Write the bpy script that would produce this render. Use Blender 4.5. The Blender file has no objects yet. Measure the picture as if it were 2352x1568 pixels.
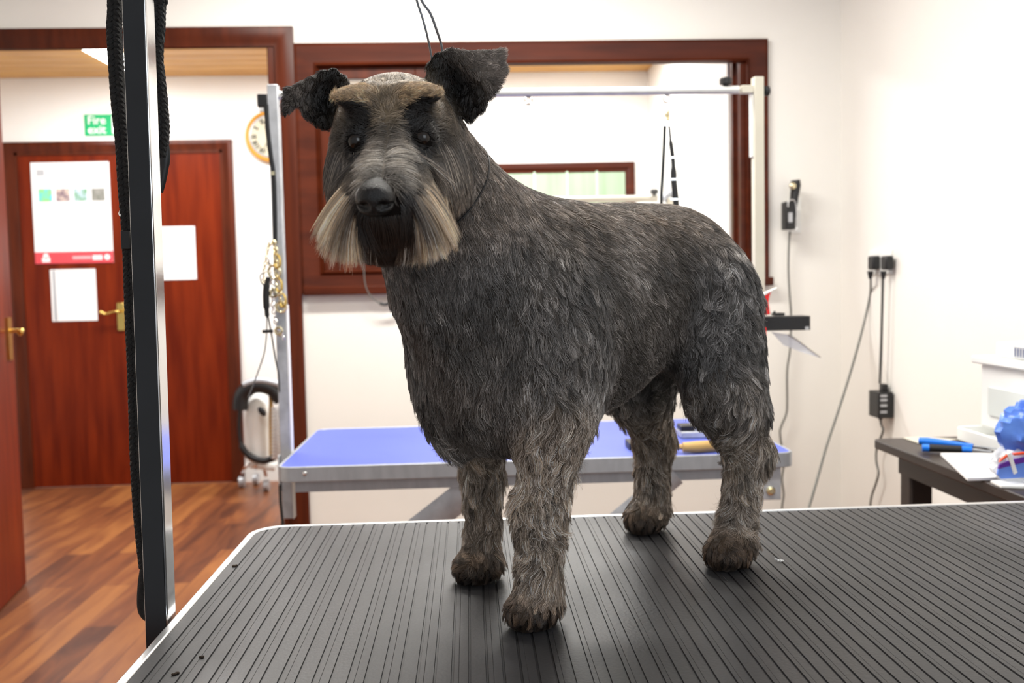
import bpy, math, random
import numpy as np
from mathutils import Vector, Matrix, kdtree

# ------------------------------------------------------------------ camera, world, lights
random.seed(4); rng = np.random.default_rng(11)
SC = bpy.context.scene
COL = SC.collection
FPX = 2150.0                       # focal length in pixels of the 2352 px wide frame
CAM = np.array([0.0, 0.0, 1.12])
YAW, PITCH, ROLL = math.radians(2.56), math.radians(3.49), 0.0215
_f = np.array([math.sin(YAW) * math.cos(PITCH), math.cos(YAW) * math.cos(PITCH), -math.sin(PITCH)])
_r0 = np.array([math.cos(YAW), -math.sin(YAW), 0.0])
_u0 = np.cross(_r0, _f)
_r = _r0 * math.cos(ROLL) - _u0 * math.sin(ROLL)
_u = _u0 * math.cos(ROLL) + _r0 * math.sin(ROLL)

def W(u, v, Y=None, Z=None, X=None):
    """the point of the room seen at pixel (u, v) that lies at depth Y, height Z or position X"""
    d = _f + _r * (u - 1176) / FPX - _u * (v - 784) / FPX
    if Y is not None: t = (Y - CAM[1]) / d[1]
    elif Z is not None: t = (Z - CAM[2]) / d[2]
    else: t = (X - CAM[0]) / d[0]
    return CAM + d * t

cd = bpy.data.cameras.new('camera'); cam = bpy.data.objects.new('camera', cd); COL.objects.link(cam)
cd.sensor_width = 36; cd.lens = FPX / 2352 * 36; cd.clip_start = 0.02; cd.clip_end = 60
m = Matrix(((_r[0], _u[0], -_f[0], CAM[0]), (_r[1], _u[1], -_f[1], CAM[1]), (_r[2], _u[2], -_f[2], CAM[2]), (0, 0, 0, 1)))
cam.matrix_world = m
cd.dof.use_dof = True; cd.dof.focus_distance = 0.96; cd.dof.aperture_fstop = 7.5
SC.camera = cam
SC.view_settings.view_transform = 'Standard'
try: SC.view_settings.look = 'None'
except Exception: pass
SC.view_settings.gamma = 1; SC.view_settings.use_curve_mapping = False
SC.view_settings.exposure = 0.35
SC.cycles.max_bounces = 7; SC.cycles.diffuse_bounces = 4; SC.cycles.glossy_bounces = 3
SC.cycles.use_denoising = True; SC.cycles.sample_clamp_indirect = 8
SC.cycles.caustics_reflective = False; SC.cycles.caustics_refractive = False

wd = bpy.data.worlds.new('world'); SC.world = wd; wd.use_nodes = True
wd.node_tree.nodes['Background'].inputs[0].default_value = (0.95, 0.97, 1.0, 1)
wd.node_tree.nodes['Background'].inputs[1].default_value = 0.42

def area(name, loc, target, sx, sy, power, col=(1, 1, 1)):
    l = bpy.data.lights.new(name, 'AREA'); l.shape = 'RECTANGLE'; l.size = sx; l.size_y = sy
    l.energy = power; l.color = col
    o = bpy.data.objects.new(name, l); COL.objects.link(o); o.location = loc
    o.rotation_euler = (Vector(target) - Vector(loc)).to_track_quat('-Z', 'Y').to_euler()
    return o
area('ceiling_tube_light', (-0.2, 2.75, 2.44), (-0.2, 2.85, 0), 1.5, 0.16, 46, (1, 0.97, 0.9))
area('ceiling_tube_light', (0.25, 1.55, 2.44), (0.25, 1.5, 0), 1.5, 0.16, 26, (1, 0.97, 0.9))
area('hall_tube_light', (-0.2, 4.7, 2.33), (-0.2, 4.72, 0), 2.2, 0.3, 54, (0.97, 0.99, 1.0))
area('hall_tube_light', (-1.9, 4.7, 2.33), (-1.9, 4.72, 0), 0.9, 0.3, 22, (0.97, 0.99, 1.0))

area('daylight_from_window_behind', (0.9, -0.9, 1.9), (0.1, 1.0, 1.05), 1.1, 1.2, 11, (0.86, 0.93, 1.0))

# ------------------------------------------------------------------ materials
def mat(name, col, rough=0.5, metal=0.0, spec=0.5, var=0.0, vscale=8, bump=0.0, bscale=60, coat=0.0, alpha=1, trans=0.0, stretch=(1, 1, 1), col2=None, emis=0, ior=1.45):
    M = bpy.data.materials.new(name); M.use_nodes = True
    nt = M.node_tree; b = nt.nodes['Principled BSDF']
    b.inputs['Base Color'].default_value = (*col, 1); b.inputs['Roughness'].default_value = rough
    b.inputs['Metallic'].default_value = metal; b.inputs['Specular IOR Level'].default_value = spec
    b.inputs['Coat Weight'].default_value = coat; b.inputs['Coat Roughness'].default_value = 0.08
    b.inputs['Transmission Weight'].default_value = trans; b.inputs['IOR'].default_value = ior
    b.inputs['Alpha'].default_value = alpha
    if emis:
        b.inputs['Emission Color'].default_value = (*col, 1); b.inputs['Emission Strength'].default_value = emis
    tc = nt.nodes.new('ShaderNodeTexCoord'); mp = nt.nodes.new('ShaderNodeMapping')
    mp.inputs['Scale'].default_value = stretch
    nt.links.new(tc.outputs['Object'], mp.inputs['Vector'])
    n = nt.nodes.new('ShaderNodeTexNoise'); n.inputs['Scale'].default_value = vscale; n.inputs['Detail'].default_value = 5
    nt.links.new(mp.outputs[0], n.inputs['Vector'])
    r = nt.nodes.new('ShaderNodeValToRGB')
    r.color_ramp.elements[0].position = 0.32; r.color_ramp.elements[1].position = 0.68
    c2 = col2 if col2 else tuple(min(1, c * (1 + var)) for c in col)
    c1 = tuple(c * (1 - var) for c in col) if not col2 else col
    r.color_ramp.elements[0].color = (*c1, 1); r.color_ramp.elements[1].color = (*c2, 1)
    nt.links.new(n.outputs['Fac'], r.inputs['Fac']); nt.links.new(r.outputs['Color'], b.inputs['Base Color'])
    if bump:
        n2 = nt.nodes.new('ShaderNodeTexNoise'); n2.inputs['Scale'].default_value = bscale; n2.inputs['Detail'].default_value = 4
        nt.links.new(mp.outputs[0], n2.inputs['Vector'])
        bp = nt.nodes.new('ShaderNodeBump'); bp.inputs['Strength'].default_value = bump; bp.inputs['Distance'].default_value = 0.002
        nt.links.new(n2.outputs['Fac'], bp.inputs['Height']); nt.links.new(bp.outputs[0], b.inputs['Normal'])
    return M

M_ = {}
M_['wall'] = mat('painted_plaster', (0.83, 0.81, 0.765), 0.6, var=0.02, vscale=2, bump=0.05, bscale=150)
M_['hallwall'] = mat('hall_plaster', (0.86, 0.85, 0.82), 0.6, var=0.01, vscale=2)
M_['wood'] = mat('mahogany', (0.055, 0.0100, 0.0034), 0.33, spec=0.24, vscale=5, bump=0.05, bscale=30, stretch=(6, 6, 0.6), col2=(0.095, 0.018, 0.0055), coat=0.0)
M_['woodh'] = mat('mahogany_crossgrain', (0.048, 0.0090, 0.0032), 0.33, spec=0.22, vscale=5, bump=0.05, bscale=30, stretch=(0.6, 6, 6), col2=(0.085, 0.016, 0.005), coat=0.0)
M_['door'] = mat('mahogany_door', (0.10, 0.0085, 0.0010), 0.36, spec=0.2, vscale=4, stretch=(5, 5, 0.5), col2=(0.18, 0.020, 0.0025))
M_['pine'] = mat('pine_boards', (0.56, 0.27, 0.055), 0.4, vscale=5, stretch=(0.6, 5, 5), col2=(0.72, 0.4, 0.1))
M_['alu'] = mat('aluminium', (0.74, 0.74, 0.74), 0.3, metal=0.9, var=0.05, vscale=20)
M_['alug'] = mat('brushed_grey_metal', (0.42, 0.44, 0.47), 0.42, metal=0.5, var=0.08, vscale=14, stretch=(4, 4, 1))
M_['galv'] = mat('galvanised_steel', (0.52, 0.54, 0.57), 0.38, metal=0.45, var=0.16, vscale=26)
M_['pale'] = mat('pale_grey_metal', (0.66, 0.67, 0.66), 0.35, metal=0.3, var=0.08, vscale=30)
M_['cream'] = mat('cream_enamel', (0.6, 0.57, 0.48), 0.4, var=0.05)
M_['steel'] = mat('polished_steel', (0.78, 0.79, 0.8), 0.16, metal=1.0, var=0.03, vscale=30, bump=0.02, bscale=90)
M_['chrome'] = mat('chrome', (0.85, 0.85, 0.85), 0.08, metal=1.0)
M_['brass'] = mat('brass', (0.78, 0.55, 0.16), 0.22, metal=1.0, var=0.05)
M_['pbrass'] = mat('pale_brass_plate', (0.85, 0.76, 0.5), 0.2, metal=0.9, var=0.08, vscale=40)
M_['black'] = mat('black_plastic', (0.012, 0.012, 0.013), 0.4, var=0.2)
M_['gloss'] = mat('dark_reflection_gloss', (0.008, 0.009, 0.011), 0.13, var=0.2, vscale=20, bump=0.01, bscale=60)  # dark reflection of the steel post put into the base colour
M_['dkwood'] = mat('black_brown_wood', (0.02, 0.013, 0.010), 0.4, vscale=6, stretch=(5, 0.5, 5), col2=(0.032, 0.02, 0.016))
M_['blue'] = mat('blue_rubber', (0.085, 0.12, 0.50), 0.5, var=0.06, vscale=5, bump=0.1, bscale=300)
M_['white'] = mat('white_plastic', (0.86, 0.87, 0.85), 0.4, var=0.01)
M_['paper'] = mat('white_paper', (0.9, 0.9, 0.9), 0.7, var=0.01)
M_['grey'] = mat('grey_print', (0.45, 0.46, 0.48), 0.7, var=0.05)
M_['red'] = mat('red_plastic', (0.72, 0.02, 0.02), 0.3, var=0.05)
M_['rose'] = mat('rose_red_print', (0.70, 0.07, 0.09), 0.6, var=0.03)
M_['green'] = mat('safety_green', (0.0, 0.42, 0.14), 0.5, var=0.03)
M_['bluep'] = mat('bright_blue_plastic', (0.01, 0.2, 0.85), 0.3, var=0.05)
M_['rope'] = mat('black_cord', (0.012, 0.012, 0.012), 0.75, var=0.4, vscale=300, bump=0.6, bscale=900)
M_['cable'] = mat('dark_cable', (0.05, 0.05, 0.048), 0.5, var=0.1)
M_['gcable'] = mat('grey_cable', (0.13, 0.13, 0.12), 0.5, var=0.1)
M_['glass'] = mat('clear_glass', (0.95, 0.98, 0.96), 0.02, trans=1.0, ior=1.01, spec=0.2)
M_['frost'] = mat('frosted_green_glass', (0.30, 0.43, 0.27), 0.35, vscale=3, stretch=(6, 6, 0.4), col2=(0.40, 0.52, 0.38))
M_['film'] = mat('clear_plastic_film', (0.9, 0.92, 0.95), 0.12, alpha=0.55, spec=0.8, bump=0.5, bscale=60)
M_['tube'] = mat('lit_tube', (1, 0.99, 0.96), 0.5, emis=7)
M_['gold'] = mat('honey_oak', (0.62, 0.30, 0.05), 0.35, vscale=12, col2=(0.5, 0.22, 0.03))
M_['face'] = mat('clock_dial_cream', (0.50, 0.46, 0.34), 0.5, var=0.02)
M_['tan'] = mat('tan_beech', (0.55, 0.36, 0.13), 0.45, vscale=20, col2=(0.48, 0.30, 0.1))

def mat_floor():
    M = bpy.data.materials.new('wood_plank_floor'); M.use_nodes = True
    nt = M.node_tree; b = nt.nodes['Principled BSDF']; N = nt.nodes.new; L = nt.links.new
    tc = N('ShaderNodeTexCoord'); mp = N('ShaderNodeMapping'); mp.inputs['Rotation'].default_value = (0, 0, math.radians(90))
    L(tc.outputs['Object'], mp.inputs['Vector'])
    br = N('ShaderNodeTexBrick'); br.inputs['Scale'].default_value = 1.0
    br.inputs['Brick Width'].default_value = 0.9; br.inputs['Row Height'].default_value = 0.11; br.inputs['Mortar Size'].default_value = 0.0015
    br.inputs['Color1'].default_value = (0.05, 0.05, 0.05, 1); br.inputs['Color2'].default_value = (1, 1, 1, 1); br.inputs['Mortar'].default_value = (0, 0, 0, 1)
    L(mp.outputs[0], br.inputs['Vector'])
    mp2 = N('ShaderNodeMapping'); mp2.inputs['Scale'].default_value = (1.6, 11, 1); L(mp.outputs[0], mp2.inputs['Vector'])
    n = N('ShaderNodeTexNoise'); n.inputs['Scale'].default_value = 1.6; n.inputs['Detail'].default_value = 5; n.inputs['Distortion'].default_value = 0.8
    L(mp2.outputs[0], n.inputs['Vector'])
    mx = N('ShaderNodeMix'); mx.data_type = 'FLOAT'; mx.inputs[0].default_value = 0.35
    L(n.outputs['Fac'], mx.inputs[2]); L(br.outputs['Color'], mx.inputs[3])
    r = N('ShaderNodeValToRGB'); e = r.color_ramp.elements
    e[0].position = 0.28; e[0].color = (0.075, 0.026, 0.014, 1); e[1].position = 0.75; e[1].color = (0.32, 0.125, 0.038, 1)
    k = e.new(0.5); k.color = (0.185, 0.060, 0.022, 1)
    L(mx.outputs[0], r.inputs['Fac']); L(r.outputs['Color'], b.inputs['Base Color'])
    b.inputs['Roughness'].default_value = 0.38
    return M
M_['floor'] = mat_floor()

def mat_mat():
    M = mat('ribbed_black_rubber', (0.022, 0.022, 0.024), 0.42, spec=0.55, var=0.25, vscale=5, bump=0.15, bscale=260)
    nt = M.node_tree; b = nt.nodes['Principled BSDF']; N = nt.nodes.new; L = nt.links.new
    n = N('ShaderNodeTexNoise'); n.inputs['Scale'].default_value = 3.2; n.inputs['Detail'].default_value = 3
    tc = N('ShaderNodeTexCoord'); mp = N('ShaderNodeMapping'); mp.inputs['Scale'].default_value = (1.8, 0.7, 1); L(tc.outputs['Object'], mp.inputs['Vector']); L(mp.outputs[0], n.inputs['Vector'])
    r = N('ShaderNodeMapRange'); r.inputs['From Min'].default_value = 0.35; r.inputs['From Max'].default_value = 0.65
    r.inputs['To Min'].default_value = 0.36; r.inputs['To Max'].default_value = 0.55
    L(n.outputs['Fac'], r.inputs['Value']); L(r.outputs[0], b.inputs['Roughness'])
    return M
M_['mat'] = mat_mat()

# ------------------------------------------------------------------ mesh helpers
class MB:
    def __init__(s): s.v = []; s.f = []
    def add(s, vs, fs):
        o = len(s.v); s.v += [tuple(float(c) for c in p) for p in vs]; s.f += [tuple(i + o for i in f) for f in fs]; return s
    def box(s, a, b, rot=None, piv=None):
        (x0, y0, z0), (x1, y1, z1) = a, b
        vs = [(x0, y0, z0), (x1, y0, z0), (x1, y1, z0), (x0, y1, z0), (x0, y0, z1), (x1, y0, z1), (x1, y1, z1), (x0, y1, z1)]
        if rot is not None:
            pv = Vector(piv) if piv is not None else Vector(((x0 + x1) / 2, (y0 + y1) / 2, (z0 + z1) / 2))
            vs = [tuple(rot @ (Vector(p) - pv) + pv) for p in vs]
        return s.add(vs, [(0, 3, 2, 1), (4, 5, 6, 7), (0, 1, 5, 4), (1, 2, 6, 5), (2, 3, 7, 6), (3, 0, 4, 7)])
    def tube(s, path, r, n=10, closed=False, caps=True, flat=1.0, fb=1.0):
        P = [Vector(tuple(float(c) for c in p)) for p in path]; m = len(P)
        rs = r if isinstance(r, (list, tuple, np.ndarray)) else [r] * m
        T = []
        for i in range(m):
            a = P[(i - 1) % m] if (closed or i > 0) else P[i]; b = P[(i + 1) % m] if (closed or i < m - 1) else P[i]
            T.append((b - a).normalized() if (b - a).length > 1e-9 else Vector((0, 0, 1)))
        up = Vector((0, 0, 1)) if abs(T[0].z) < 0.9 else Vector((1, 0, 0))
        N = (up - T[0] * up.dot(T[0])).normalized(); rings = []
        for i in range(m):
            N = (N - T[i] * N.dot(T[i])); N = N.normalized() if N.length > 1e-6 else Vector((1, 0, 0)); B = T[i].cross(N)
            rings.append([P[i] + (N * math.cos(2 * math.pi * k / n) * flat + B * math.sin(2 * math.pi * k / n) * fb) * float(rs[i]) for k in range(n)])
        vs = [p for q in rings for p in q]; fs = []
        for i in range(m if closed else m - 1):
            j = (i + 1) % m
            for k in range(n): fs.append((i * n + k, i * n + (k + 1) % n, j * n + (k + 1) % n, j * n + k))
        if not closed and caps: fs += [tuple(range(n - 1, -1, -1)), tuple((m - 1) * n + k for k in range(n))]
        return s.add(vs, fs)
    def cyl(s, a, b, r, r2=None, n=20): return s.tube([a, b], [r, r if r2 is None else r2], n)
    def sph(s, c, r, nu=16, nv=10, R=None):
        r = (r, r, r) if not isinstance(r, (tuple, list)) else r; vs = []; fs = []
        for j in range(1, nv):
            for i in range(nu):
                th = math.pi * j / nv; ph = 2 * math.pi * i / nu
                vs.append(Vector((r[0] * math.sin(th) * math.cos(ph), r[1] * math.sin(th) * math.sin(ph), r[2] * math.cos(th))))
        vs += [Vector((0, 0, r[2])), Vector((0, 0, -r[2]))]
        if R is not None: vs = [R @ p for p in vs]
        vs = [p + Vector(tuple(c)) for p in vs]
        for j in range(nv - 2):
            for i in range(nu): fs.append((j * nu + i, (j + 1) * nu + i, (j + 1) * nu + (i + 1) % nu, j * nu + (i + 1) % nu))
        t = len(vs) - 2
        for i in range(nu): fs += [(t, i, (i + 1) % nu), (t + 1, (nv - 2) * nu + (i + 1) % nu, (nv - 2) * nu + i)]
        return s.add(vs, fs)
    def lathe(s, base, axis, prof, n=32, closed=False):
        """prof: list of (distance along axis, radius)"""
        A = Vector(axis).normalized(); up = Vector((0, 0, 1)) if abs(A.z) < 0.9 else Vector((1, 0, 0))
        N = (up - A * up.dot(A)).normalized(); B = A.cross(N); vs = []; fs = []; m = len(prof)
        for (h, r) in prof:
            for k in range(n): vs.append(Vector(tuple(base)) + A * h + (N * math.cos(2 * math.pi * k / n) + B * math.sin(2 * math.pi * k / n)) * max(r, 1e-5))
        for i in range(m if closed else m - 1):
            j = (i + 1) % m
            for k in range(n): fs.append((i * n + k, i * n + (k + 1) % n, j * n + (k + 1) % n, j * n + k))
        if not closed: fs += [tuple(range(n - 1, -1, -1)), tuple((m - 1) * n + k for k in range(n))]
        return s.add(vs, fs)
    def poly(s, pts, d):
        """a flat outline pushed out by vector d"""
        n = len(pts); d = Vector(tuple(d)); P = [Vector(tuple(float(c) for c in p)) for p in pts]
        return s.add(P + [p + d for p in P], [tuple(range(n)), tuple(range(2 * n - 1, n - 1, -1))] + [(i, i + n, (i + 1) % n + n, (i + 1) % n) for i in range(n)])
    def build(s, name, m, parent=None, bevel=0, smooth=True, **tags):
        me = bpy.data.meshes.new(name)
        off = Vector((0, 0, 0))
        q = parent
        while q is not None: off += q.location; q = q.parent
        me.from_pydata([(v[0] - off.x, v[1] - off.y, v[2] - off.z) for v in s.v], [], s.f); me.update()
        import bmesh
        bm = bmesh.new(); bm.from_mesh(me); bmesh.ops.recalc_face_normals(bm, faces=bm.faces[:]); bm.to_mesh(me); bm.free()
        if smooth:
            me.polygons.foreach_set('use_smooth', [True] * len(me.polygons)); me.set_sharp_from_angle(angle=math.radians(38))
        me.materials.append(M_[m] if isinstance(m, str) else m)
        o = bpy.data.objects.new(name, me); COL.objects.link(o)
        if parent: o.parent = parent
        if bevel:
            b = o.modifiers.new('bevel', 'BEVEL'); b.width = bevel; b.segments = 2; b.limit_method = 'ANGLE'; b.angle_limit = math.radians(50)
        for k, v in tags.items(): o[k] = v
        return o
def tag(o, label, cat, group=None):
    o['label'] = label; o['category'] = cat
    if group: o['group'] = group
    return o
def thing(name, loc, label, cat, group=None):
    o = bpy.data.objects.new(name, None); COL.objects.link(o); o.location = tuple(float(c) for c in loc); o.empty_display_size = 0.05
    return tag(o, label, cat, group)
def struct(mb, name, m, **k): return mb.build(name, m, kind='structure', **k)
def spline(pts, n=8):
    """smooth path through points"""
    P = [np.array(p, float) for p in pts]; out = []
    for i in range(len(P) - 1):
        p0 = P[max(i - 1, 0)]; p1 = P[i]; p2 = P[i + 1]; p3 = P[min(i + 2, len(P) - 1)]
        for k in range(n):
            t = k / n
            out.append(0.5 * ((2 * p1) + (-p0 + p2) * t + (2 * p0 - 5 * p1 + 4 * p2 - p3) * t * t + (-p0 + 3 * p1 - 3 * p2 + p3) * t ** 3))
    out.append(P[-1]); return out
def ring(c, normal, r, n=20):
    A = Vector(tuple(normal)).normalized(); up = Vector((0, 0, 1)) if abs(A.z) < 0.9 else Vector((1, 0, 0))
    N = (up - A * up.dot(A)).normalized(); B = A.cross(N)
    return [tuple(Vector(tuple(float(q) for q in c)) + (N * math.cos(2 * math.pi * k / n) + B * math.sin(2 * math.pi * k / n)) * r) for k in range(n)]
# ------------------------------------------------------------------ the room
YW = 3.7; XR = 1.49; XL = -1.95; YH = 5.5; ZC = 2.62; ZH = W(300, 177, Y=5.5)[2]; XH = 1.07
struct(MB().box((XL - 0.1, -1.2, -0.05), (XR + 0.1, YH + 0.1, 0)), 'floor', 'floor')
struct(MB().box((XL - 0.1, -0.4, ZC), (XR + 0.1, YW + 0.12, ZC + 0.05)), 'ceiling', 'hallwall')
struct(MB().box((XR, -0.4, 0), (XR + 0.1, YW + 0.12, ZC)), 'wall_right', 'wall')
struct(MB().box((XL - 0.1, -0.4, 0), (XL, YW + 0.12, ZC)), 'wall_left', 'wall')
# back wall with doorway and serving window
xd = W(648, 650, Y=YW)[0]; zd = W(300, 113, Y=YW + .12)[2] + 0.036             # doorway: right edge, head
xw0 = W(716, 650, Y=YW)[0]; xw1 = W(1712, 650, Y=YW)[0]
zw0 = W(1000, 648, Y=YW)[2]; zw1 = W(1000, 150, Y=YW + .12)[2] + 0.03
w = MB()
w.box((XL, YW, zd), (xd, YW + 0.12, ZC)); w.box((XL, YW, 0), (XL + 0.06, YW + 0.12, zd))
w.box((xd, YW, 0), (xw0, YW + 0.12, ZC)); w.box((xw0, YW, 0), (xw1, YW + 0.12, zw0)); w.box((xw0, YW, zw1), (xw1, YW + 0.12, ZC))
w.box((xw1, YW, 0), (XR, YW + 0.12, ZC))
struct(w, 'wall_back', 'wall')
# hall behind
struct(MB().box((XL - 1.2, YH, 0), (XH + 0.1, YH + 0.1, ZH + 0.2)), 'wall_hall', 'hallwall')
struct(MB().box((XH, YW + 0.12, 0), (XH + 0.1, YH, ZH + 0.2)), 'wall_hall_side', 'hallwall')
struct(MB().box((XL - 1.3, YW + 0.12, 0), (XL - 1.2, YH, ZH + 0.2)), 'wall_hall_far_side', 'hallwall')
struct(MB().box((XL - 1.3, YW + 0.12, -0.05), (XL - 0.1, YH + 0.1, 0)), 'floor_hall', 'floor')
hc = MB()
y = YW + 0.12
while y < YH:
    hc.box((XL - 1.2, y + 0.002, ZH), (XH + 0.1, min(y + 0.118, YH), ZH + 0.02)); y += 0.12
struct(hc, 'ceiling_hall', 'pine', bevel=0.004)
struct(MB().box((XL - 1.2, YW + 0.121, ZH + 0.025), (XH + 0.1, YH, ZH + 0.03)), 'ceiling_hall_backing', 'pine')

def frame_rect(mb, x0, x1, z0, z1, wd_, y0, y1, bottom=True):
    """mitred-looking picture frame round an opening, outer size x0..x1, z0..z1"""
    mb.box((x0, y0, z0), (x0 + wd_, y1, z1)); mb.box((x1 - wd_, y0, z0), (x1, y1, z1))
    mb.box((x0 + wd_, y0, z1 - wd_), (x1 - wd_, y1, z1))
    if bottom: mb.box((x0 + wd_, y0, z0), (x1 - wd_, y1, z0 + wd_))
def mitre(mb, x0, x1, z0, z1, y, prof, bottom=True):
    """architrave with a moulded profile: prof = list of (inset, projection), corners mitred"""
    cs = [(x0, z0), (x0, z1), (x1, z1), (x1, z0)]; dirs = [(1, 1), (1, -1), (-1, -1), (-1, 1)]
    n = len(prof); vs = []
    for (cx, cz), (dx, dz) in zip(cs, dirs):
        if not bottom: dz = -1 if cz == z1 else 0
        for (i, p) in prof: vs.append((cx + dx * i, y - p, cz + dz * i))
    fs = []
    for a in ([0, 1, 2, 3] if bottom else [0, 1, 2]):
        b = (a + 1) % 4
        for k in range(n - 1): fs.append((a * n + k, a * n + k + 1, b * n + k + 1, b * n + k))
    mb.add(vs, fs)
# doorway architrave and lining
xa = W(694, 650, Y=YW)[0]; za = W(300, 66, Y=YW)[2]
t = MB(); aw = xa - xd
mitre(t, XL - 0.3, xa, 0.0, za, YW, [(0, 0), (0, 0.018), (aw * 0.3, 0.022), (aw * 0.7, 0.012), (aw - 0.004, 0.012), (aw, 0.0)], bottom=False)
t.box((xd - 0.022, YW - 0.005, 0), (xd, YW + 0.125, zd)); t.box((XL, YW - 0.005, zd - 0.022), (xd - 0.022, YW + 0.125, zd))
t.box((xd - 0.036, YW + 0.05, 0), (xd - 0.022, YW + 0.08, zd - 0.022)); t.box((XL, YW + 0.05, zd - 0.036), (xd - 0.022, YW + 0.08, zd - 0.022))
struct(t, 'trim_1', 'wood')
# serving window: architrave, lining, wood-panelled shutter on the left
wo = W(1762, 400, Y=YW)[0]; wt = W(1200, 97, Y=YW)[2]; wb = W(800, 674, Y=YW)[2]
win = MB(); ww = wo - xw1
mitre(win, xa + 0.001, wo, wb, wt, YW, [(0, 0), (0.0, 0.02), (0.012, 0.026), (ww * 0.55, 0.018), (ww * 0.8, 0.016), (ww - 0.006, 0.026), (ww, 0.0)])
frame_rect(win, xw0 - 0.0, xw1, zw0, zw1, 0.018, YW - 0.004, YW + 0.125)
frame_rect(win, xw0 + 0.018, xw1 - 0.018, zw0 + 0.018, zw1 - 0.018, 0.014, YW + 0.055, YW + 0.085)
wo_ = struct(win, 'window_1', 'woodh')
# sill board
MB().box((xa + 0.012, YW - 0.05, wb - 0.004), (wo + 0.01, YW + 0.02, wb + 0.03)).build('window_sill', 'woodh', wo_, bevel=0.005)
sx0 = xw0 + 0.02; sx1 = W(1010, 400, Y=YW)[0]; sz0 = zw0 + 0.02; sz1 = zw1 - 0.02
sh = MB(); frame_rect(sh, sx0, sx1, sz0, sz1, 0.085, YW + 0.005, YW + 0.045)
zmid = W(850, 290, Y=YW)[2]
sh.box((sx0 + 0.08, YW + 0.006, zmid - 0.03), (sx1 - 0.08, YW + 0.044, zmid + 0.03))
sh.box((sx0 + 0.08, YW + 0.022, sz0 + 0.08), (sx1 - 0.08, YW + 0.034, zmid))
mitre(sh, sx0 + 0.085, sx1 - 0.085, sz0 + 0.085, zmid - 0.03, YW + 0.005, [(0, 0.0), (0.004, 0.004), (0.012, 0.0), (0.022, -0.017)])
sho = sh.build('shutter', 'wood', wo_, bevel=0.003)
MB().box((sx0 + 0.08, YW + 0.025, zmid + 0.02), (sx1 - 0.08, YW + 0.029, sz1 - 0.08)).build('shutter_pane', 'glass', sho)
# wooden strip under the window
st_ = MB().box((xa - 0.062, YW - 0.016, 0), (W(694, 690, Y=YW)[0], YW, wb))
struct(MB().box((xa, YW - 0.012, 0), (XR, YW, 0.09)), 'baseboard_back', 'wood', bevel=0.003)
struct(MB().box((XR - 0.012, 0, 0), (XR, YW - 0.012, 0.09)), 'baseboard_right', 'wood', bevel=0.003)
struct(MB().box((XL - 1.2, YH - 0.015, 0), (W(0, 1000, Y=YH)[0], YH, 0.1)).box((W(560, 1000, Y=YH)[0], YH - 0.015, 0), (XH, YH, 0.1)), 'baseboard_hall', 'white')
# far window in the hall
f0, f1 = W(930, 400, Y=YH)[0], W(1457, 400, Y=YH)[0]; g0, g1 = W(1200, 560, Y=YH)[2], W(1200, 376, Y=YH)[2]
fw = MB(); mitre(fw, f0, f1, g0, g1, YH, [(0, 0), (0, 0.02), (0.03, 0.024), (0.045, 0.012), (0.056, 0.012), (0.058, 0.0)])
fwo = struct(fw, 'window_2', 'woodh')
MB().box((f0 + 0.05, YH - 0.008, g0 + 0.05), (f1 - 0.05, YH - 0.002, g1 - 0.05)).build('frosted_pane', 'frost', fwo)
bars = MB()
for q in (1225, 1300, 1368): bars.box((W(q, 420, Y=YH)[0], YH - 0.014, g0 + 0.05), (W(q, 420, Y=YH)[0] + 0.012, YH - 0.008, g1 - 0.05))
bars.build('glazing_bar', mat('pale_green_strip', (0.55, 0.74, 0.55), 0.5), fwo)
# main hall door
d0, d1 = W(28, 700, Y=YH)[0], W(553, 1000, Y=YH)[0]; dz = W(280, 324, Y=YH)[2]
d0 = W(12, 400, Y=YH)[0]; d1 = W(537, 400, Y=YH)[0]
df = MB(); mitre(df, d0, d1, 0, dz, YH, [(0, 0), (0, 0.02), (0.022, 0.026), (0.04, 0.018), (0.056, 0.014), (0.06, 0.0)], bottom=False)
df.box((d0 + 0.055, YH - 0.012, 0), (d0 + 0.075, YH - 0.002, dz - 0.055)); df.box((d1 - 0.075, YH - 0.012, 0), (d1 - 0.055, YH - 0.002, dz - 0.055))
df.box((d0 + 0.06, YH - 0.012, dz - 0.075), (d1 - 0.06, YH - 0.002, dz - 0.055))
struct(df, 'trim_2', 'wood')
dr = struct(MB().box((d0 + 0.074, YH - 0.006, 0.004), (d1 - 0.074, YH - 0.001, dz - 0.074)), 'door_1', 'door')
def lever(parent, c, nx, length, zdrop=0.0, name='door_handle'):
    """brass plate with a curved lever; nx: outward normal, length: signed lever reach"""
    n = Vector(nx); side = Vector((-n.y, n.x, 0)); c = Vector(tuple(c)); h = MB()
    a = c - side * 0.021 - Vector((0, 0, 0.08)); 
    R = [c + side * sx * 0.021 + Vector((0, 0, sz * 0.08)) for sx, sz in ((-1, -1), (1, -1), (1, 1), (-1, 1))]
    h.poly(R, n * 0.008)
    k = c + Vector((0, 0, 0.03))
    h.tube(spline([k, k + n * 0.045, k + n * 0.05 + side * length * 0.25, k + n * 0.05 + side * length * 0.7 + Vector((0, 0, -0.012)), k + n * 0.055 + side * length + Vector((0, 0, 0.004))], 5), [0.008] * 16 + [0.009, 0.010, 0.010, 0.009, 0.006][:5], 10)
    return h.build(name, 'brass', parent, bevel=0.002)
lever(dr, W(279, 727, Y=YH - 0.008), (0, -1, 0), -0.1)
hg = MB()
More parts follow.
